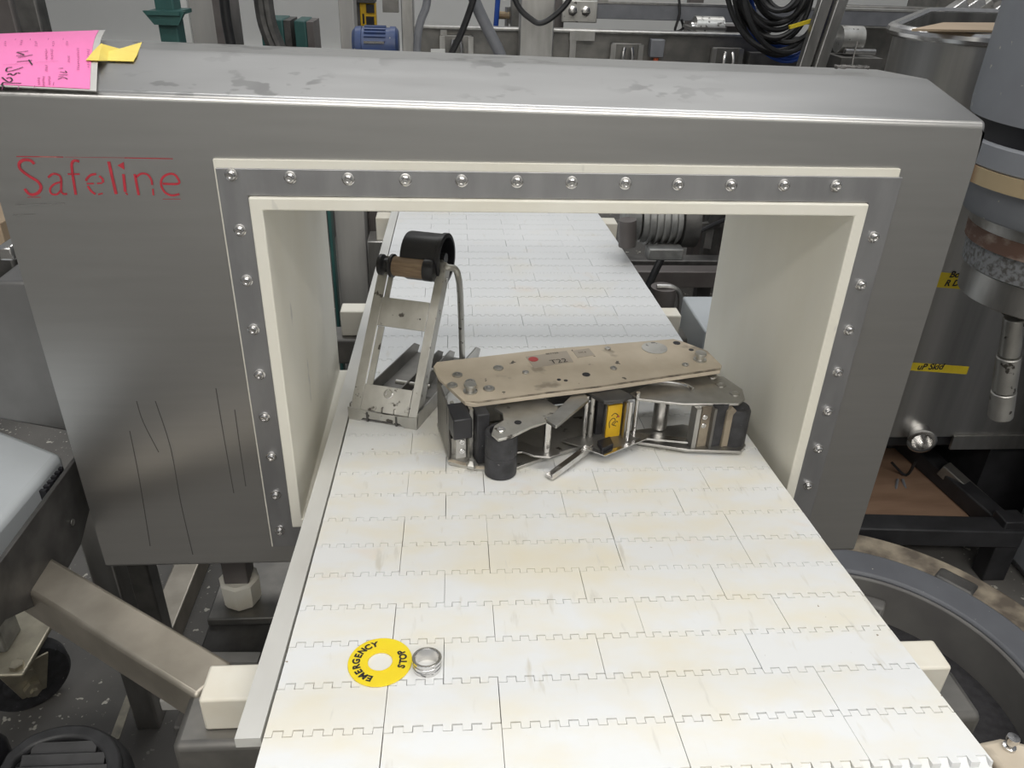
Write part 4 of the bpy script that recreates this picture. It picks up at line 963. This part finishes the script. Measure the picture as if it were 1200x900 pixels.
for u, v in ((535,52),(732,61),(848,66)):
    c = at(u, v, 2.2); hb = MB().box(c.x-.055,c.x+.055,2.17,2.2,c.z-.033,c.z+.033).build('toggle_clip', FRAMED, tr, bevel=.003)
    for dx in (-.05,.05): MB().box(c.x+dx-.009,c.x+dx+.009,2.158,2.17,c.z-.03,c.z+.03).build('clip_side', STEEL, hb)
    for dx in (-.012,.014): MB().tube([(c.x+dx,2.15,c.z+.02),(c.x+dx*1.3,2.142,c.z-.01),(c.x+dx,2.145,c.z-.07)], .006, 8, 3).build('clip_hook', SHINY, hb)
for u in (520, 671): 
    c = at(u, 50, 2.19); MB().box(c.x-.011,c.x+.011,2.175,2.2,-.1,zt-.001).build('stiffener', STEEL, tr)
c = at(682,42,2.18); MB().box(c.x-.045,c.x+.045,2.17,2.2,c.z-.015,c.z+.015).build('shelf_bracket', STEEL, tr)
c = at(515,65,2.15); MB().box(c.x-.03,c.x+.02,2.14,2.16,c.z-.05,c.z+.02).build('paper_label', WALLP, tr)
ls = at(770,57,2.17); MB().box(ls.x-.028,ls.x+.022,2.15,2.19,ls.z-.028,ls.z+.032).build('limit_switch', GREYHOSE, tr, bevel=.003)
MB().cyl((ls.x,2.17,ls.z-.03), (ls.x,2.17,ls.z-.09), .010, 10).build('red_plug', ORANGE, tr)
# crossing hoses
tag(MB().tube([at(562,-30,2.0), at(553,5,2.0), at(541,38,2.0), at(526,72,2.0), at(505,150,2.0)], .011, 10, 4).build('black_hose', CABLE), 'black hose leaning left in front of trough, crossing the grey one', 'hose')
tag(MB().tube([at(545,-40,2.07), at(556,0,2.07), at(572,35,2.07), at(590,72,2.07), at(625,160,2.07)], .020, 12, 4).build('grey_hose', GREYHOSE), 'thick grey hose leaning right in front of the trough', 'hose')
tag(MB().tube([at(586,-30,2.5), at(583,5,2.5), at(581,32,2.5), at(579,60,2.5)], .010, 8, 4).build('blue_hose', CABLEB), 'short blue hose going down into the trough', 'hose')
pv = thing('small_valve', at(594,18,2.55), 'small brass and green valve cluster beside blue hose', 'valve')
c = at(594,18,2.55); MB().cyl(c+Vector((-.04,0,0)), c+Vector((.04,0,0)), .014, 10).build('body', RUST, pv); MB().cyl(c+Vector((0,0,.03)), c+Vector((0,0,-.16)), .008, 10).build('stem', WORN, pv); MB().box(c.x+.01,c.x+.05,c.y-.02,c.y+.02,c.z-.03,c.z+.03).build('coil', DKST, pv)
tag(pbox(612,-40,647,75,2.05,.08,FLOOR).build('steel_post', STEEL, bevel=.004), 'wide stainless post standing in front of trough at centre', 'post')
tag(pbox(601,-40,611,32,2.45,.08,FLOOR).build('steel_post', FRAMED, bevel=.004), 'dim narrow post just left of the wide stainless post', 'post')
tag(MB().tube([at(590,-40,1.95), at(606,5,1.95), at(622,22,1.95), at(634,27,1.95), at(650,18,1.95), at(668,-2,1.95), at(684,-40,1.95)], .009, 10, 6).build('black_cable', CABLE), 'black cable drooping in a loop across the wide stainless post', 'cable')
# strut with end bracket
sb = thing('cross_strut', at(880,18,2.4), 'long grey strut channel spanning the top above the trough', 'strut')
p0, p1 = at(664,12,2.4), at(1110,26,2.4)
zs = p0.z; MB().box(p0.x,p1.x+.3,2.4,2.46,zs-.026,zs+.026).build('channel', GREYHOSE, sb, bevel=.002)
MB().box(p0.x,p1.x+.3,2.398,2.47,zs+.027,zs+.034).build('top_lip', STEEL, sb)
MB().box(p0.x-.02,p0.x+.115,2.385,2.4,zs-.04,zs+.035).build('end_bracket', WORN, sb, bevel=.003)
for dx in (.02,.07): MB().lathe((p0.x+dx,2.385,zs), (0,-1,0), [(0,.018),(.01,.018),(.013,.012),(.013,0)], 6).build('bracket_bolt', SHINY, sb)
for dx in (.0,.06,.12): MB().box(p0.x+dx,p0.x+dx+.035,2.40,2.44,zs+.0345,zs+.07).build('top_clip', STEEL, sb)
MB().tube([(p0.x+.42,2.39,zs+.06),(p0.x+.43,2.385,zs),(p0.x+.42,2.385,zs-.06),(p0.x+.45,2.385,zs-.05),(p0.x+.44,2.385,zs-.02)], .005, 6, 4).build('wire_loop', CABLE, sb)
for x in (p0.x-.03, p1.x+.3): MB().box(x-.025,x+.025,2.43,2.48,FLOOR,zs+.12).build('strut_post', COLD, sb)
tag(pbox(814,-40,823,14,2.75,.05,FLOOR).build('grey_upright', COLD), 'thin grey upright behind the strut left of the black coil', 'post')
rm_ = thing('roller_drum', at(830,40,2.35), 'short steel drum cylinder under the strut left of black coil', 'drum')
c = at(828,36,2.32); MB().cyl((c.x-.05,2.32,c.z), (c.x+.055,2.32,c.z), .050, 24).build('drum', WORN, rm_); MB().cyl((c.x-.065,2.32,c.z), (c.x-.05,2.32,c.z), .03, 16).build('hub', SHINY, rm_)
MB().box(c.x-.08,c.x+.06,2.27,2.37,zt+.013,zt+.022).build('mount', FRAMED, rm_)
MB().box(at(852,30,2.5).x,at(905,30,2.5).x,2.5,2.6,FLOOR,at(852,37,2.5).z+.02).build('x', COLD); bpy.data.objects['x'].name = 'grey_cabinet'
tag(bpy.data.objects['grey_cabinet'], 'grey cabinet top showing behind the black cable coil', 'cabinet')
# cable coils
ck = thing('cable_coil', at(918,10,1.9), 'large hanging coil of thick black cable at the top', 'cable coil')
for k in range(13):
    cu, cv = 914+random.uniform(-7,7), -28+random.uniform(-6,6)
    ru, rv = 26+2.6*k+random.uniform(-2,2), 38+4.3*k+random.uniform(-4,5); tilt = random.uniform(-.25,.2); yk = 1.9+random.uniform(-.05,.06)
    pts = []
    for i in range(29):
        a = 2*math.pi*i/28; x = ru*math.cos(a); y = rv*math.sin(a)
        pts.append(at(cu+x*math.cos(tilt)-y*math.sin(tilt)*.4, cv+y+x*math.sin(tilt), yk+.012*math.sin(3*a+k)))
    MB().tube(pts, .0085, 8, 2).build('cable_turn', CABLE, ck)
MB().cyl(at(890,-40,1.9), at(940,-40,1.9)+Vector((0,.15,0)), .03, 12).build('hook', DKST, ck)
MB().bar(at(925,32,1.83), at(952,24,1.83), .014, .010).build('yellow_tag', YTAPE2, ck)
cb2 = thing('blue_cable_coil', at(930,50,1.98), 'coil of blue cable hanging behind the black cable coil', 'cable coil')
for k in range(7):
    pts = []
    for i in range(29):
        a = 2*math.pi*i/28; pts.append(at(922+(42+2.0*k)*math.cos(a), -18+(70+3.4*k)*math.sin(a), 1.98+.008*math.sin(2*a+k)))
    MB().tube(pts, .0055, 7, 2).build('cable_turn', CABLEB, cb2)
MB().cyl(at(905,-66,1.98), at(940,-66,1.98), .02, 12).build('hook', DKST, cb2)
tag(pbox(880,62,960,84,2.12,.05).build('sheet_panel', DKST), 'dark panel below the cable coils in front of trough', 'panel')
# inclined stainless posts
ip = thing('inclined_post', at(965,60,1.75), 'pair of slanted stainless posts right of the cable coils', 'post')
a, bq = at(996,-30,1.75), at(958,82,1.75); dlt = (bq-a)
MB().bar(a+Vector((-.042,.02,0)), a+dlt*6.5+Vector((-.042,.02,0)), .036, .03, (0,1,0)).build('post', STEEL, ip, bevel=.002); MB().bar(a, a+dlt*6.5, .034, .03, (0,1,0)).build('post', STEEL, ip, bevel=.002)
MB().bar(a+Vector((-.02,.035,0)), a+dlt*6.5+Vector((-.02,.035,0)), .02, .01, (0,1,0)).build('web', DKST, ip)
# equipment at upper right
eq = thing('rail_machine', at(1080,20,2.9), 'dark horizontal rail machine behind the steel tank rim', 'machine')
for v0, v1, mm, y, nm in ((7,19,FRAMED,2.7,'upper_rail'),(20,25,DKST,2.66,'dark_gap'),(26,33,STEEL,2.6,'lower_rail')):
    a, bq = at(985,v0,y), at(1200,v1+3,y); MB().box(a.x,bq.x+.5,y,y+.1,at(1000,v1,y).z,at(1000,v0,y).z).build(nm, mm, eq, bevel=.003)
a = at(1098,2,2.75); MB().box(a.x,a.x+.8,2.75,3.0,a.z-.06,a.z+.2).build('motor_block', FRAMED, eq, bevel=.01)
for u, v in ((1150,10),(1160,18),(1140,6),(1120,10),(1168,12)):
    c = at(u, v, 2.55); MB().obox(c, (.8,0,.6), (0,1,0), (-.6,0,.8), .035, .03, .02).build('fitting', SHINY if u % 4 == 0 else WORN, eq, bevel=.004)
MB().box(at(1000,0,2.7).x,at(1210,0,2.7).x+.3,2.72,2.78,FLOOR,at(1000,33,2.7).z).build('support_panel', FRAMED, eq)
tag(MB().prism([at(u,v,0.0) for u, v in ((0,0),)]*0+[atz(1068,36.5,.508), atz(1215,39,.508), atz(1215,29,.508), atz(1105,28.5,.508)], (0,0,.004)).build('cardboard_sheet', CARD), 'flat pinkish cardboard sheet lying across the steel tank rim', 'cardboard')
mm_ = thing('small_drum', at(998,45,2.2), 'small steel drum end with shaft left of the tank rim', 'drum')
c = at(992,46,2.1); MB().cyl((c.x-.03,2.1,c.z), (c.x+.05,2.1,c.z), .045, 20).build('drum', WORN, mm_); MB().cyl((c.x-.02,2.05,c.z-.035), (c.x+.09,2.05,c.z-.035), .010, 10).build('shaft', SHINY, mm_); MB().box(c.x-.05,c.x+.1,2.0,2.14,FLOOR,c.z-.05).build('stand', FRAMED, mm_)
# clutter at the far left edge
cx = thing('cardboard_box', at(-20,300,1.7), 'brown cardboard box in the dark at far left edge', 'box')
a = at(-60,300,1.6); bq = at(14,300,1.6)
tag(MB().box(a.x,bq.x,1.6,1.9,FLOOR,a.z).build('dark_machine', DKST, bevel=.01), 'dark machine side at far left edge below cardboard box', 'machine')
q = at(0,262,1.62); MB().box(a.x,bq.x-.02,1.62,1.85,a.z+.001,q.z).build('carton', CARD, cx, bevel=.003)
tag(pbox(-90,384,3,412,1.50,.05,FLOOR).build('teal_beam', TEAL, bevel=.004), 'teal beam at far left edge', 'beam')
